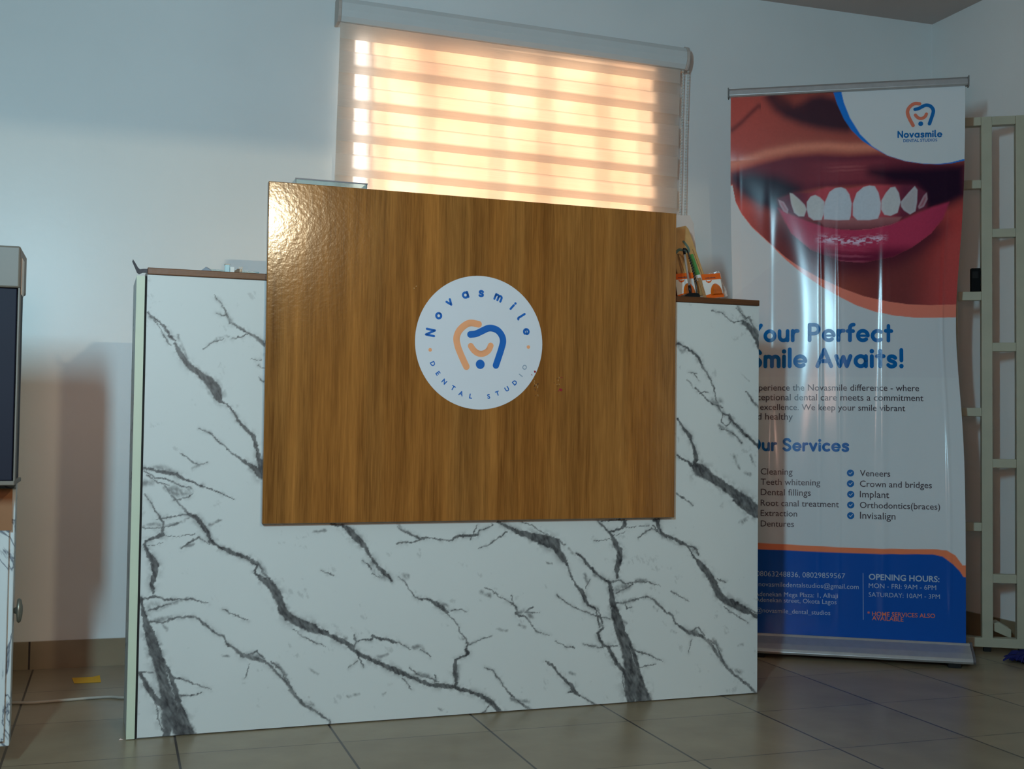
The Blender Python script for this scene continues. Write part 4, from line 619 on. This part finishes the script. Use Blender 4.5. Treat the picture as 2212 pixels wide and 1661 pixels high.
# tall bamboo-toothbrush pack in kraft paper
kp = mthing('kraft_paper_pack', 'tall brown kraft paper pack with a green label leaning on the right counter', 'paper pack', lean(dpos(1.650, .085, TOPZ+.002), math.radians(15), math.radians(12), half=.046))
MB().prism([(-.046, 0), (.046, 0), (.046, .218), (.040, .230), (-.040, .230), (-.046, .218)], 'y', 0, .006).build('sleeve', M_kraft, kp, bevel=.002)
m = MB(); m.box((.012, -.0012, .066), (.030, 0, .135)); m.build('label', mat('green_label', (78, 140, 74), rough=.55, var=.18, vscale=160), kp)
m = MB(); m.box((.012, -.0012, .048), (.030, 0, .066)); lb = m.build('barcode_label', mat('label_white', (214, 214, 214), rough=.6), kp)
m = MB()
for i in range(7): m.box((.015+i*.0018, -.0016, .051), (.0158+i*.0018+.0004*(i % 2), -.0012, .056))
m.build('barcode', M_black, lb)
m = MB(); pth = smooth_pts([(-.030, .150), (-.012, .158), (.006, .150), (.018, .146), (.020, .160), (.012, .180)], 5); v, f_ = ribbon(pth, .0042); m.add([(p[0], -.0010, p[1]) for p in v], f_); m.build('brush_print', mat('teal_print', (92, 112, 100), rough=.6), kp)
m = MB()
for a_, b_ in (((-.022, .02), (-.022, .145)), ((-.006, .02), (-.008, .140)), ((.038, .03), (.034, .150))):
    v, f_ = ribbon([a_, b_], .0010); m.add([(p[0], -.0008, p[1]) for p in v], f_)
m.build('fold_lines', mat('kraft_fold', (138, 94, 52), rough=.7), kp)
# second kraft pack half hidden by the wood panel
k2 = mthing('kraft_paper_pack', 'reddish kraft paper pack half hidden behind the wood panel edge on the right counter', 'paper pack', lean(dpos(1.572, .100, TOPZ+.002), math.radians(8), math.radians(10), half=.030))
MB().prism([(-.030, 0), (.040, 0), (.040, .150), (.020, .165), (-.030, .165)], 'y', 0, .006).build('sleeve', mat('kraft_red', (168, 104, 66), rough=.7, var=.15, vscale=25), k2, bevel=.002)
m = MB(); m.prism([(-.036, 0), (.038, 0), (.038, .070), (-.036, .085)], 'y', 0, .003)
mp_ = mthing('paper_sheet', 'white checked paper sheet poking up above the kraft packs', 'paper sheet', lean(dpos(1.664, .152, TOPZ+.003), math.radians(3), math.radians(12), half=.046))
def check_mat():
    m, nt, b = newmat('fine_mesh_paper'); N = nt.nodes.new; L = nt.links.new; tc = N('ShaderNodeTexCoord'); mp = N('ShaderNodeMapping'); mp.inputs['Rotation'].default_value = (0, .7, 0); L(tc.outputs['Object'], mp.inputs['Vector'])
    ch = N('ShaderNodeTexChecker'); ch.inputs['Scale'].default_value = 420; ch.inputs['Color1'].default_value = (*lin((218, 205, 198)), 1); ch.inputs['Color2'].default_value = (*lin((188, 170, 162)), 1)
    L(mp.outputs['Vector'], ch.inputs['Vector']); L(ch.outputs['Color'], b.inputs['Base Color']); b.inputs['Roughness'].default_value = .7; return m
MB().prism([(-.046, 0), (.030, 0), (.046, .262), (.036, .290), (-.046, .290)], 'y', 0, .0012).build('sheet', check_mat(), mp_)
# orange floss packs
M_or = mat('orange_card', (228, 96, 14), rough=.4, var=.06); M_card = mat('white_card', (226, 222, 216), rough=.5); M_amber = mat('amber_blister', (206, 98, 26), rough=.15, coat=.5, var=.25, vscale=60)
def floss_pack(label, M):
    o = mthing('dental_pack', label, 'pack', M, 'orange and white dental packs on the right counter')
    MB().box((-.033, .0, .0), (.033, .003, .077)).build('card', M_card, o, bevel=.0008)
    MB().box((-.0335, -.0012, .059), (.0335, .0, .0775)).build('header_band', M_or, o)
    m = MB(); m.add([(-.0335, -.0012, .0005), (.0335, -.0012, .0005), (.0335, -.0012, .012), (.010, -.0012, .018), (-.0335, -.0012, .010)], [(0, 1, 2, 3, 4)]); m.build('orange_band', M_or, o)
    m = MB(); dome = []
    for i in range(19):
        a_ = math.pi*i/18; dome.append((.010+.0215*math.cos(a_), .009+.037*math.sin(a_)))
    vs = [(p[0], -.0010, p[1]) for p in dome]+[(.010+(p[0]-.010)*.72, -.0085, .012+(p[1]-.009)*.78) for p in dome]; n_ = len(dome)
    fs = [(i, i+1, n_+i+1, n_+i) for i in range(n_-1)]+[tuple(range(n_, 2*n_)), (n_-1, 0, n_, 2*n_-1)]
    m.add(vs, fs); m.build('blister', M_amber, o, smooth=False)
    m = MB(); v, f_ = ribbon(smooth_pts([(-.020, .056), (-.012, .0505), (-.002, .056)], 6), .0016); m.add([(p[0], -.0013, p[1]) for p in v], f_)
    v, f_ = ribbon([(-.014, .0525), (-.006, .0525)], .0022); m.add([(p[0], -.0011, p[1]) for p in v], f_); m.build('smile_print', M_or, o)
    m = MB(); x = -.022
    for k in range(11):
        w_ = random.uniform(.0018, .0032); m.box((x, -.0016, .0628), (x+w_, -.0012, .0628+random.uniform(.0026, .0040))); x += w_+.0010
    m.build('small_print', mat('print_dark', (92, 60, 66), rough=.6), o)
    return o
floss_pack('orange and white dental pack standing nearest the right end of the desk', lean(dpos(1.688, .052, TOPZ+.002), math.radians(7), math.radians(8), half=.034))
floss_pack('orange and white dental pack standing behind the black counter pen', lean(dpos(1.606, .076, TOPZ+.002), math.radians(7), math.radians(8), half=.034))
ps = mthing('paper_strip', 'narrow brown speckled paper strip between the two orange packs', 'paper strip', lean(dpos(1.652, .046, TOPZ+.002), math.radians(14), math.radians(9), half=.006))
MB().box((-.005, 0, 0), (.005, .0015, .066)).build('strip', mat('speckled_kraft', (164, 122, 78), rough=.7, var=.3, vscale=220), ps)
cp = mthing('clear_pouch', 'crinkled clear plastic pouch beside the orange packs at the desk end', 'plastic pouch', lean(dpos(1.728, .098, TOPZ+.002), math.radians(16), math.radians(12), half=.036))
vs = []; fs = []
for j in range(13):
    for i in range(9):
        vs.append((-.035+.07*i/8, .003*math.sin(i*1.9+j*.8)+.002*random.uniform(-1, 1), .085*j/12))
for j in range(12):
    for i in range(8): k = j*9+i; fs.append((k, k+1, k+10, k+9))
def film_mat():
    m, nt, b = newmat('clear_film'); N = nt.nodes.new; L = nt.links.new; tr = N('ShaderNodeBsdfTransparent'); tr.inputs[0].default_value = (.95, .93, .92, 1); mx = N('ShaderNodeMixShader')
    n = N('ShaderNodeTexNoise'); n.inputs['Scale'].default_value = 60; tc = N('ShaderNodeTexCoord'); L(tc.outputs['Object'], n.inputs['Vector'])
    r = N('ShaderNodeValToRGB'); r.color_ramp.elements[0].position = .35; r.color_ramp.elements[0].color = (.25, .25, .25, 1); r.color_ramp.elements[1].position = .7; r.color_ramp.elements[1].color = (.7, .7, .7, 1); L(n.outputs['Fac'], r.inputs['Fac'])
    L(r.outputs['Color'], mx.inputs[0]); L(tr.outputs[0], mx.inputs[1]); L(b.outputs[0], mx.inputs[2]); b.inputs['Base Color'].default_value = (*lin((226, 214, 208)), 1); b.inputs['Roughness'].default_value = .2
    L(mx.outputs[0], nt.nodes['Material Output'].inputs['Surface']); return m
o = MB().add(vs, fs).build('film', film_mat(), cp); sm = o.modifiers.new('thickness', 'SOLIDIFY'); sm.thickness = .0008

# ------------------------------------------------------------------ roll-up banner
BA = math.radians(-31.5)
BN = thing('roll_up_banner', 'tall roll-up banner showing a smiling mouth above blue dental service text', 'banner', (2.478, 3.664, 0), BA)
def curl(u, v):
    sh = np.exp(-((v-1.2)/.42)**2)*np.clip((v-.08)/.25, 0, 1)*np.clip((2.05-v)/.25, 0, 1)
    k = np.where(u > 0, .53, .35)*sh/.42; k = np.maximum(k, 1e-4); a = np.abs(u)
    return np.sign(u)*np.sin(k*a)/k, (1-np.cos(k*a))/k, k*u
GLX = [g/1000 for g in ART['glint'][0::2]]
def bsurf(u, v, off=0.0):
    u = np.asarray(u, float); v = np.asarray(v, float); x, y, th = curl(u, v)
    amp = np.clip((v-.10)/.30, 0, 1)*np.exp(-np.clip((v-1.15)/.42, 0, 9)**2); r = np.zeros_like(u); sl = np.zeros_like(u)
    for g, a_, w_ in zip(GLX, (.0012, .0024, .0012, .0013, .0058, .0036), (.007, .016, .006, .006, .017, .007)):
        wob = g+.004*np.sin(v*3.1+g*20); e_ = np.exp(-((u-wob)/w_)**2); r = r+a_*e_*amp; sl = sl-2*(u-wob)/w_**2*a_*e_*amp
    r = r+.0012*np.sin(u*38+v*1.3)*amp; 
    n = r+off
    return np.stack([x+np.sin(th)*n*0+n*np.sin(th), y-n*np.cos(th), v], -1)
def poly(k): return np.array(ART[k], float).reshape(-1, 2)/1000
def sdf(P, poly_):
    d = np.full(len(P), 1e9); ins = np.zeros(len(P), bool); n = len(poly_)
    for i in range(n):
        a = poly_[i]; b_ = poly_[(i+1) % n]; e_ = b_-a; w_ = P-a; t = np.clip((w_@e_)/(e_@e_+1e-12), 0, 1); q = w_-t[:, None]*e_; d = np.minimum(d, (q*q).sum(1))
        c1 = (a[1] <= P[:, 1]) & (b_[1] > P[:, 1]); c2 = (b_[1] <= P[:, 1]) & (a[1] > P[:, 1]); cr = e_[0]*w_[:, 1]-e_[1]*w_[:, 0]
        ins ^= (c1 & (cr > 0)) | (c2 & (cr < 0))
    d = np.sqrt(d); return np.where(ins, -d, d)
WH = linA([124, 142, 149])          # how white reads in the room, to turn seen colours into print colours
def ink(c): return np.clip(linA(np.asarray(c, float)*np.array([.86, .88, .92]))/WH*.70, 0, .9)
def lay(C, m, c): return C*(1-m[:, None])+(c if getattr(c, 'ndim', 1) == 2 else ink(c)[None])*m[:, None]
def curve_y(pts, x): o_ = np.argsort(pts[:, 0]); return np.interp(x, pts[o_, 0], pts[o_, 1])
def banner_rgb(u, v):
    N_ = len(u); C = np.tile(ink([144, 161, 162]), (N_, 1)); P = np.stack([u, v], 1)
    # pale grey facet in the background
    C = lay(C, .10*sstep(0, .004, (1.30+.75*(u+.41))-v)*sstep(0, .002, v-1.0-.0*u), [120, 128, 140])
    ob = curve_y(poly('ob'), u); ot = np.maximum(curve_y(poly('ot'), u), ob)
    face = sstep(-.001, .001, v-ob)
    up = v > ob-.01; i = np.nonzero(up)[0]; p = P[i]; x = p[:, 0]; y = p[:, 1]
    F = np.zeros((len(i), 3))+ink([112, 56, 50]); nz = fbm(x, y, 14, 4)
    F = lay(F, sstep(-.05, -.41, x)*sstep(1.70, 1.80, y)*.8, [138, 62, 54])
    F = lay(F, sstep(.16, .0, np.abs(y-1.775)+.25*np.abs(x+.16))*.7, [132, 74, 62])
    F = lay(F, sstep(2.0, 2.05, y)*sstep(.3, 0, np.abs(x+.1))*.5, [112, 52, 40])
    d = sdf(p, poly('nose')); F = lay(F, sstep(.046, .0, d)*.96, [34, 20, 32])
    fo = poly('fold'); dd = np.abs(y-curve_y(fo, x)); F = lay(F, np.exp(-(dd/.012)**2)*(x < -.30)*.75, [72, 32, 34])
    F = lay(F, sstep(1.95, 2.04, y)*sstep(-.30, -.22, x)*sstep(-.1, -.2, x)*.5, [84, 40, 36])
    # chin and cheek below the mouth
    below = sstep(1.70, 1.55, y); F = lay(F, below*.85, [78, 38, 40]); F = lay(F, below*sstep(.20, .40, x)*.85, [140, 54, 52])
    F = lay(F, sstep(.18, .0, np.abs(x+.02))*sstep(1.40, 1.30, y)*.5, [120, 62, 48])
    F = lay(F, sstep(-.22, -.40, x)*sstep(1.70, 1.62, y)*.9, [150, 72, 66])
    hl = curve_y(poly('hl'), x); F = lay(F, np.exp(-((y-hl-.004)/.017)**2)*.85*sstep(.36, .15, x), [174, 106, 86])
    # lips
    d = sdf(p, poly('ulip')); line = .5+.5*np.sin(y*420+6*nz)
    L1 = np.zeros((len(i), 3))+ink([78, 32, 44]); L1 = lay(L1, sstep(.25, .02, np.abs(x-.02))*sstep(-.03, -.005, -np.abs(y-1.745)+.02)*.5, [108, 48, 56])
    L1 = lay(L1, np.exp(-((y-1.755)/.012)**2)*sstep(.10, .0, np.abs(x-.0))*line*.35, [150, 92, 92])
    F = lay(F, sstep(.012, -.012, d), L1)
    for k_, c_ in (('cornl', [18, 12, 28]), ('cornr', [18, 12, 28])): d = sdf(p, poly(k_)); F = lay(F, sstep(.042, -.016, d)*.95, c_)
    d = sdf(p, poly('gum')); F = lay(F, sstep(.007, -.006, d), ink([74, 32, 48])[None]*sstep(.10, .19, np.abs(x-.02))[:, None]+ink([134, 56, 64])[None]*(1-sstep(.10, .19, np.abs(x-.02)))[:, None])
    d = sdf(p, poly('lteeth')); F = lay(F, sstep(.004, -.004, d), [122, 82, 84]); F = lay(F, sstep(.003, -.003, d)*sstep(.6, .9, np.abs(np.sin((x+.012)*math.pi/.047)))**1*0+0*d, [60, 20, 30])
    d = sdf(p, poly('llip')); L2 = np.zeros((len(i), 3))+ink([128, 42, 66])
    t_ = poly('lhl'); mid = np.interp(x, t_[:, 0], t_[:, 1]); L2 = lay(L2, sstep(.0, .05, mid-.012-y)*.9, [66, 18, 38])
    L2 = lay(L2, sstep(.22, .40, np.abs(x-.0))*.6, [110, 34, 58])
    fl = fbm(x*1.0, y*2.2, 90, 3); L2 = lay(L2, np.exp(-((y-mid)/.013)**2)*sstep(.135, .09, np.abs(x-.02))*sstep(.42, .62, fl)*.85, [200, 160, 176])
    L2 = lay(L2, sstep(.45, .75, .5+.5*np.sin(y*300+x*30+5*nz))*sstep(.10, .02, np.abs(x-.01))*sstep(0, .03, mid-.02-y)*.25, [170, 90, 110])
    F = lay(F, sstep(.006, -.006, d), L2)
    d2 = np.clip(d, 0, 1); F = lay(F, np.exp(-(d2/.042)**2)*(d > 0)*sstep(1.60, 1.50, y)*.9, [56, 23, 34])
    for k_ in range(8):
        d = sdf(p, poly('t%d' % k_)); tc_ = [[118, 80, 92], [138, 148, 142], [140, 154, 154], [138, 156, 162], [138, 156, 162], [140, 152, 152], [126, 132, 134], [108, 62, 74]][k_]
        F = lay(F, sstep(.0022, -.0018, d), tc_); F = lay(F, sstep(-.010, -.0015, d)*sstep(.003, -.001, d)*.35, [140, 150, 156])
    F = F*(1+.10*(fbm(x, y, 160, 2)-.5)[:, None])
    F = lay(F, sstep(.001, -.001, y-ot[i]), [190, 96, 80])
    C[i] = C[i]*(1-face[i][:, None])+F*face[i][:, None]
    # white corner with the logo and its blue rim
    w_ = poly('white'); w_ = np.concatenate([w_, [[.60, w_[-1, 1]], [.60, 2.2], [w_[0, 0]-.004, 2.2]]]); r_ = poly('rim'); r_ = np.concatenate([r_, [[.60, r_[-1, 1]], [.60, 2.2], [r_[0, 0]-.006, 2.2]]])
    j = np.nonzero((u > -.12) & (v > 1.70))[0]; q = P[j]; Cj = C[j]
    Cj = lay(Cj, sstep(.001, -.001, sdf(q, r_)), [10, 88, 160]); Cj = lay(Cj, sstep(.001, -.001, sdf(q, w_)), [144, 161, 162]); C[j] = Cj
    # orange band and blue block at the foot
    bo = poly('b_or'); bb = poly('b_bl'); yo = np.interp(u, bo[:, 0], bo[:, 1]); yb = np.interp(u, bb[:, 0], bb[:, 1])
    C = lay(C, sstep(.001, -.001, v-yo), [206, 96, 66]); C = lay(C, sstep(.001, -.001, v-yb), [8, 58, 124])
    return np.clip(C, 0, .92)
U = np.linspace(-.410, .408, 372); Vv = np.linspace(.045, 2.040, 830); UU, VV = np.meshgrid(U, Vv); uu, vv = UU.ravel(), VV.ravel()
front = bsurf(uu, vv); back = bsurf(np.array([-.41, .408, .408, -.41]), np.array([.045, .045, 2.04, 2.04]), -.0006)
i, j = np.meshgrid(np.arange(len(U)-1), np.arange(len(Vv)-1)); k = (j*len(U)+i).ravel(); FF = np.stack([k, k+1, k+len(U)+1, k+len(U)], 1)
gp = np_mesh('graphic_panel', front, FF, banner_rgb(uu, vv), [M_print], BN, smooth=True)
gp['label'] = 'printed banner sheet with mouth photograph and blue text'
# printed lettering, part of the same sheet
M_pblue = mat('print_blue', (8, 104, 172), rough=.27, spec=.28, var=.02); M_pdark = mat('print_dark_brown', (74, 58, 66), rough=.3, var=.02); M_pwhite = mat('print_white', (176, 190, 206), rough=.3, var=.02); M_porange = mat('print_orange', (226, 118, 88), rough=.3, var=.02)
TX = MB()
def put(vs, fs, mi, off=.0011):
    """flat print in banner coordinates, split finely so that it follows the sheet"""
    bm = bmesh.new(); bv = [bm.verts.new((p[0], p[1], 0)) for p in vs]
    for f_ in fs:
        try: bm.faces.new([bv[q] for q in f_])
        except ValueError: pass
    bmesh.ops.triangulate(bm, faces=bm.faces[:])
    for _ in range(3):
        el = [e_ for e_ in bm.edges if e_.calc_length() > .012]
        if not el: break
        bmesh.ops.subdivide_edges(bm, edges=el, cuts=1); bmesh.ops.triangulate(bm, faces=[f_ for f_ in bm.faces if len(f_.verts) > 3])
    bm.verts.index_update(); co = np.array([(w_.co.x, w_.co.y) for w_ in bm.verts]); fl_ = [tuple(w_.index for w_ in f_.verts) for f_ in bm.faces]; bm.free()
    TX.add([tuple(p) for p in bsurf(co[:, 0], co[:, 1], off)], fl_, mi)
EM = dict(H=0, L=0, l=0, b=1, w=2, W=2, o=3)
for kind, text, sub, x0, y0, x1, y1 in TXT:
    x0, y0, x1, y1 = [q/2000 for q in (x0, y0, x1, y1)]; pre = text[:len(text)-len(sub)]
    if kind in 'HL':
        t_ = text.replace('l', 'L') if kind == 'L' else text
        vs, fs, w_, xs = glyph_text(t_, 13.8); a0 = xs[len(pre)]+1; a1 = w_-2; sc = (x1-x0)/(a1-a0)
        sy = sc if kind == 'H' else sc
        vs = [(x0+(p[0]-a0)*sc, y0+(y1-y0)*(p[0]-a0)/(a1-a0)+p[1]*sy) for p in vs]
    else:
        off = {'b': .003, 'w': -.004, 'W': .018, 'o': .010, 'l': .014}[kind]
        vs, fs = font_text(text, off); a1 = xspan(vs)[1]; a0 = a1-(lambda q: q[1]-q[0])(xspan(font_text(sub, off)[0])); sc = (x1-x0)/(a1-a0)
        vs = [(x0+(p[0]-a0)*sc, y0+(y1-y0)*(p[0]-a0)/(a1-a0)+p[1]*sc) for p in vs]
    ok = all(p[0] > -.425 for p in vs)
    if not ok: vs = [(max(p[0], -.405), p[1]) for p in vs]
    put(vs, fs, EM[kind])
def bstroke(pts, hw, mi, off): v, f_ = ribbon(pts, hw); put(v, f_, mi, off)
e0 = ART['emb']; ex = (e0[0]+e0[2])/2000; ez = (e0[1]+e0[3])/2000; es = (e0[2]-e0[0])/1000/.157
def emap(p): return [(ex+(a-.05)*es/1000, ez+(b_+7.2)*es/1000) for a, b_ in p]
emblem_strokes(lambda p, h, c_: bstroke(smooth_pts(emap(p), 4), h*es, 3 if c_ == 'o' else 0, .0011 if c_ == 'o' else .0013))
def bdisc(c_, r, mi, off=.0011, n=20): put([(c_[0]+r*math.cos(2*math.pi*q/n), c_[1]+r*math.sin(2*math.pi*q/n)) for q in range(n)], [tuple(range(n))], mi, off)
bdisc(emap([STK['dot'][0]])[0], .0132*es, 0)
ck = ART['checks']
lefts = [(t_[3]/2000-.040, t_[4]/2000+.006) for t_ in TXT if t_[1] in ('Cleaning', 'Teeth whitening', 'Dental fillings', 'Root canal treatment', 'Extraction', 'Dentures')]
for c_ in [(ck[q]/1000, ck[q+1]/1000) for q in range(0, len(ck), 2)]+lefts:
    if c_[0] < -.395: continue
    bdisc(c_, .0125, 0); bstroke([(c_[0]-.005, c_[1]), (c_[0]-.001, c_[1]-.004), (c_[0]+.006, c_[1]+.004)], .0013, 2, .0014)
d0 = ART['div']; bstroke([(d0[0]/1000, d0[1]/1000), (d0[2]/1000, d0[3]/1000)], .0008, 2, .0011)
TX.build('printed_lettering', [M_pblue, M_pdark, M_pwhite, M_porange], gp)
# hardware
MB().prism([(-.010, 2.034), (.010, 2.034), (.012, 2.040), (.012, 2.060), (-.004, 2.066), (-.012, 2.058), (-.014, 2.040)], 'x', -.416, .416).build('top_rail', M_alu, BN, bevel=.001)
for xx in (-.4205, .4165): MB().box((xx, -.016, 2.030), (xx+.004, .014, 2.068)).build('rail_cap', mat('rail_cap_grey', (120, 118, 116), rough=.5), BN, bevel=.001)
pb_ = [(-.088, .016), (-.092, .024), (-.086, .034), (-.060, .048), (-.012, .066), (-.006, .073), (.010, .073), (.016, .064), (.070, .050), (.090, .030), (.088, .016)]
MB().prism(pb_, 'x', -.420, .420).build('base_cassette', M_alu, BN, bevel=.001)
for xx in (-.428, .420): MB().prism([(a*1.02, b_*1.03) for a, b_ in pb_], 'x', xx, xx+.008).build('base_cap', mat('base_cap_grey', (92, 88, 90), rough=.5), BN, bevel=.001)
for xx in (-.30, .36): MB().box((xx-.02, -.085, .0005), (xx+.02, .085, .0158)).build('foot', M_dark, BN)
MB().tube([(0, .030, .05), (0, .030, 2.045)], .008, 10).build('support_pole', M_alu, BN, smooth=True)
for o in list(BN.children):
    if o.name.startswith('support_pole'): o.location = (0, .150, 0); o.scale = (1, 1, 1)

# ------------------------------------------------------------------ open frame shelf behind the banner
SA = math.radians(-31.5)
SH_ = thing('frame_shelf', 'tall cream open frame rack standing behind the banner by the right wall', 'shelf', (3.069, 3.634, 0), SA)
pw = .019
px = [-.121, 0, .1205]
for x in px: MB().box((x-pw, -pw, .030), (x+pw, pw, 1.988)).build('post', M_cream, SH_, bevel=.002)
def rung(x0, x1, z, h=.016): MB().box((x0+pw, -pw*.9, z-h), (x1-pw, pw*.9, z+h)).build('rung', M_cream, SH_, bevel=.002)
for z in (1.972, 1.550, 1.125, .694, .270): rung(px[1], px[2], z)
for z in (1.972, 1.735, 1.316, .883, .458): rung(px[0], px[1], z)
MB().box((px[0]-pw-.01, -pw*1.1, .018), (px[2]+pw, pw*1.1, .052)).build('bottom_rail', M_cream, SH_, bevel=.002)
MB().prism([(.030, .070), (.090, .045), (.090, .078), (.045, .104), (.028, .098)], 'y', .030, .10).build('corner_block', M_cream, SH_, bevel=.002)
for x in px: MB().box((x-.012, -.012, .0005), (x+.012, .012, .020)).build('foot', M_dark, SH_)
SM = Matrix.Translation((3.069, 3.634, 0)) @ Matrix.Rotation(SA, 4, 'Z')
p = SM @ Vector((-.040, 0, 1.3325))
t = thing('small_box', 'small black box standing on a rung of the cream frame rack', 'box', p, SA)
MB().box((-.015, -.016, 0), (.0185, .016, .088)).build('case', mat('matt_black', (6, 6, 7), rough=.7, spec=.2), t, bevel=.003)
MB().box((-.010, -.0168, .050), (.010, -.0155, .075)).build('grille', M_dark, t)

# ------------------------------------------------------------------ left edge: cabinet with a dark glass case on it
# it stands a little nearer than the desk, on short feet
CB = thing('marble_cabinet', 'white marble effect cabinet with a round knob at the left edge of the room', 'cabinet', (-.219, 3.01, 0), 0)
MB().box((-.58, -.028, .059), (0, .018, .664)).build('body', M_marble2, CB, bevel=.003)
MB().box((-.29, -.043, .074), (-.011, -.029, .652)).build('door', M_marble2, CB, bevel=.002)
MB().lathe([(.0037, 0), (.0054, .0055), (.0167, .0072), (.019, .011), (.0167, .0155), (.0073, .019), (.001, .0195)], 20, M=Matrix.Translation((.0005, -.005, .366)) @ Matrix.Rotation(math.pi/2, 4, 'Y') @ Matrix.Diagonal((1.55, 1, 1, 1))).build('knob', mat('worn_brass_knob', (120, 116, 104), rough=.35, metal=.6), CB, smooth=True)
MB().box((-.048, -.0445, .556), (-.006, -.0432, .652)).build('catch_plate', mat('brown_plate', (140, 92, 52), rough=.5), CB)
for x in (-.53, -.24): MB().box((x-.02, -.026, .0005), (x+.02, .017, .059)).build('leg', M_dark, CB)
GC = thing('glass_case', 'dark glass display case with taupe frame standing on the marble cabinet', 'display case', (-.212, 3.01, .6655), 0)
MB().box((-.55, -.16, .010), (-.006, .017, .438)).build('glass_body', M_navy, GC, bevel=.002)
MB().box((-.56, -.17, .438), (0, .020, .531)).build('top_cap', M_tan, GC, bevel=.004)
MB().box((-.56, -.17, .0), (0, .020, .010)).build('bottom_frame', M_tan, GC, bevel=.002)
MB().box((-.003, -.168, .010), (.0, -.128, .438)).build('corner_post', M_tan, GC)
MB().box((.0005, -.140, .426), (.002, -.080, .508)).build('white_strip', M_white, GC)

# ------------------------------------------------------------------ floor oddments
NY = MB(); nv = [(-.117, 4.008), (-.034, 4.007), (-.029, 3.921), (-.107, 3.922)]
vs = []; n_ = 8
for jj in range(n_+1):
    for ii in range(n_+1):
        a_, b_ = ii/n_, jj/n_; q0 = np.array(nv[3])*(1-a_)+np.array(nv[2])*a_; q1 = np.array(nv[0])*(1-a_)+np.array(nv[1])*a_; q = q0*(1-b_)+q1*b_
        vs.append((q[0], q[1], .0008+.006*max(0, a_-.7)**2*8*b_))
fs = [(jj*(n_+1)+ii, jj*(n_+1)+ii+1, (jj+1)*(n_+1)+ii+1, (jj+1)*(n_+1)+ii) for jj in range(n_) for ii in range(n_)]
o = NY.add(vs, fs).build('sticky_note', mat('yellow_paper', (236, 178, 36), rough=.6)); so = o.modifiers.new('thickness', 'SOLIDIFY'); so.thickness = .0006; so.offset = 1
tag(o, 'yellow sticky note lying on the floor near the skirting', 'sticky note')
cb_ = smooth_pts([(-.75, 3.74, .0045), (-.42, 3.72, .0045), (-.25, 3.680, .0045), (-.215, 3.672, .0045), (-.13, 3.680, .0045), (-.05, 3.690, .0045), (.0, 3.690, .0045), (.04, 3.668, .0045), (.12, 3.665, .0045), (.20, 3.70, .0045)], 8)
tag(MB().tube(cb_, .0042, 8).build('power_cable', mat('grey_white_cable', (176, 168, 156), rough=.5), smooth=True), 'pale cable running along the floor under the desk', 'cable')
MO = thing('duster', 'dark blue fuzzy duster lying on the floor at the right edge', 'duster', (3.085, 3.425, 0), .3)
m = MB(); random.seed(3)
for q in range(150):
    a_ = random.uniform(0, 2*math.pi); r_ = random.uniform(0, .075); L_ = random.uniform(.025, .05)
    x, y = r_*math.cos(a_), r_*math.sin(a_)*.8; dx, dy = math.cos(a_)*L_, math.sin(a_)*L_; zb = .016+.016*random.random()
    m.tube([(x, y, zb), (x+dx*.6, y+dy*.6, zb*.9), (x+dx, y+dy, max(.005, zb*.4))], [.0042, .0038, .0018], 5)
m.lathe([(.06, .004), (.078, .014), (.06, .026), (.02, .032), (.002, .033)], 16); m.build('fibre_head', mat('navy_fibre', (22, 26, 96), rough=.8, var=.2, vscale=60), MO)
MB().tube([(.06, .0, .022), (.45, -.06, .016)], .010, 10).build('handle', M_black, MO, smooth=True)
m = MB(); m.add([(0,0,.0005),(.012,.002,.0005),(.010,.009,.0005),(.002,.007,.0005),(.004,.003,.004)], [(0,1,4),(1,2,4),(2,3,4),(3,0,4),(3,2,1,0)])
tag(m.build('paper_crumb', mat('pink_white_paper', (226, 200, 190), rough=.7), loc=(.022, 3.200, 0)), 'tiny torn paper crumb on the floor at the left desk corner', 'paper scrap')
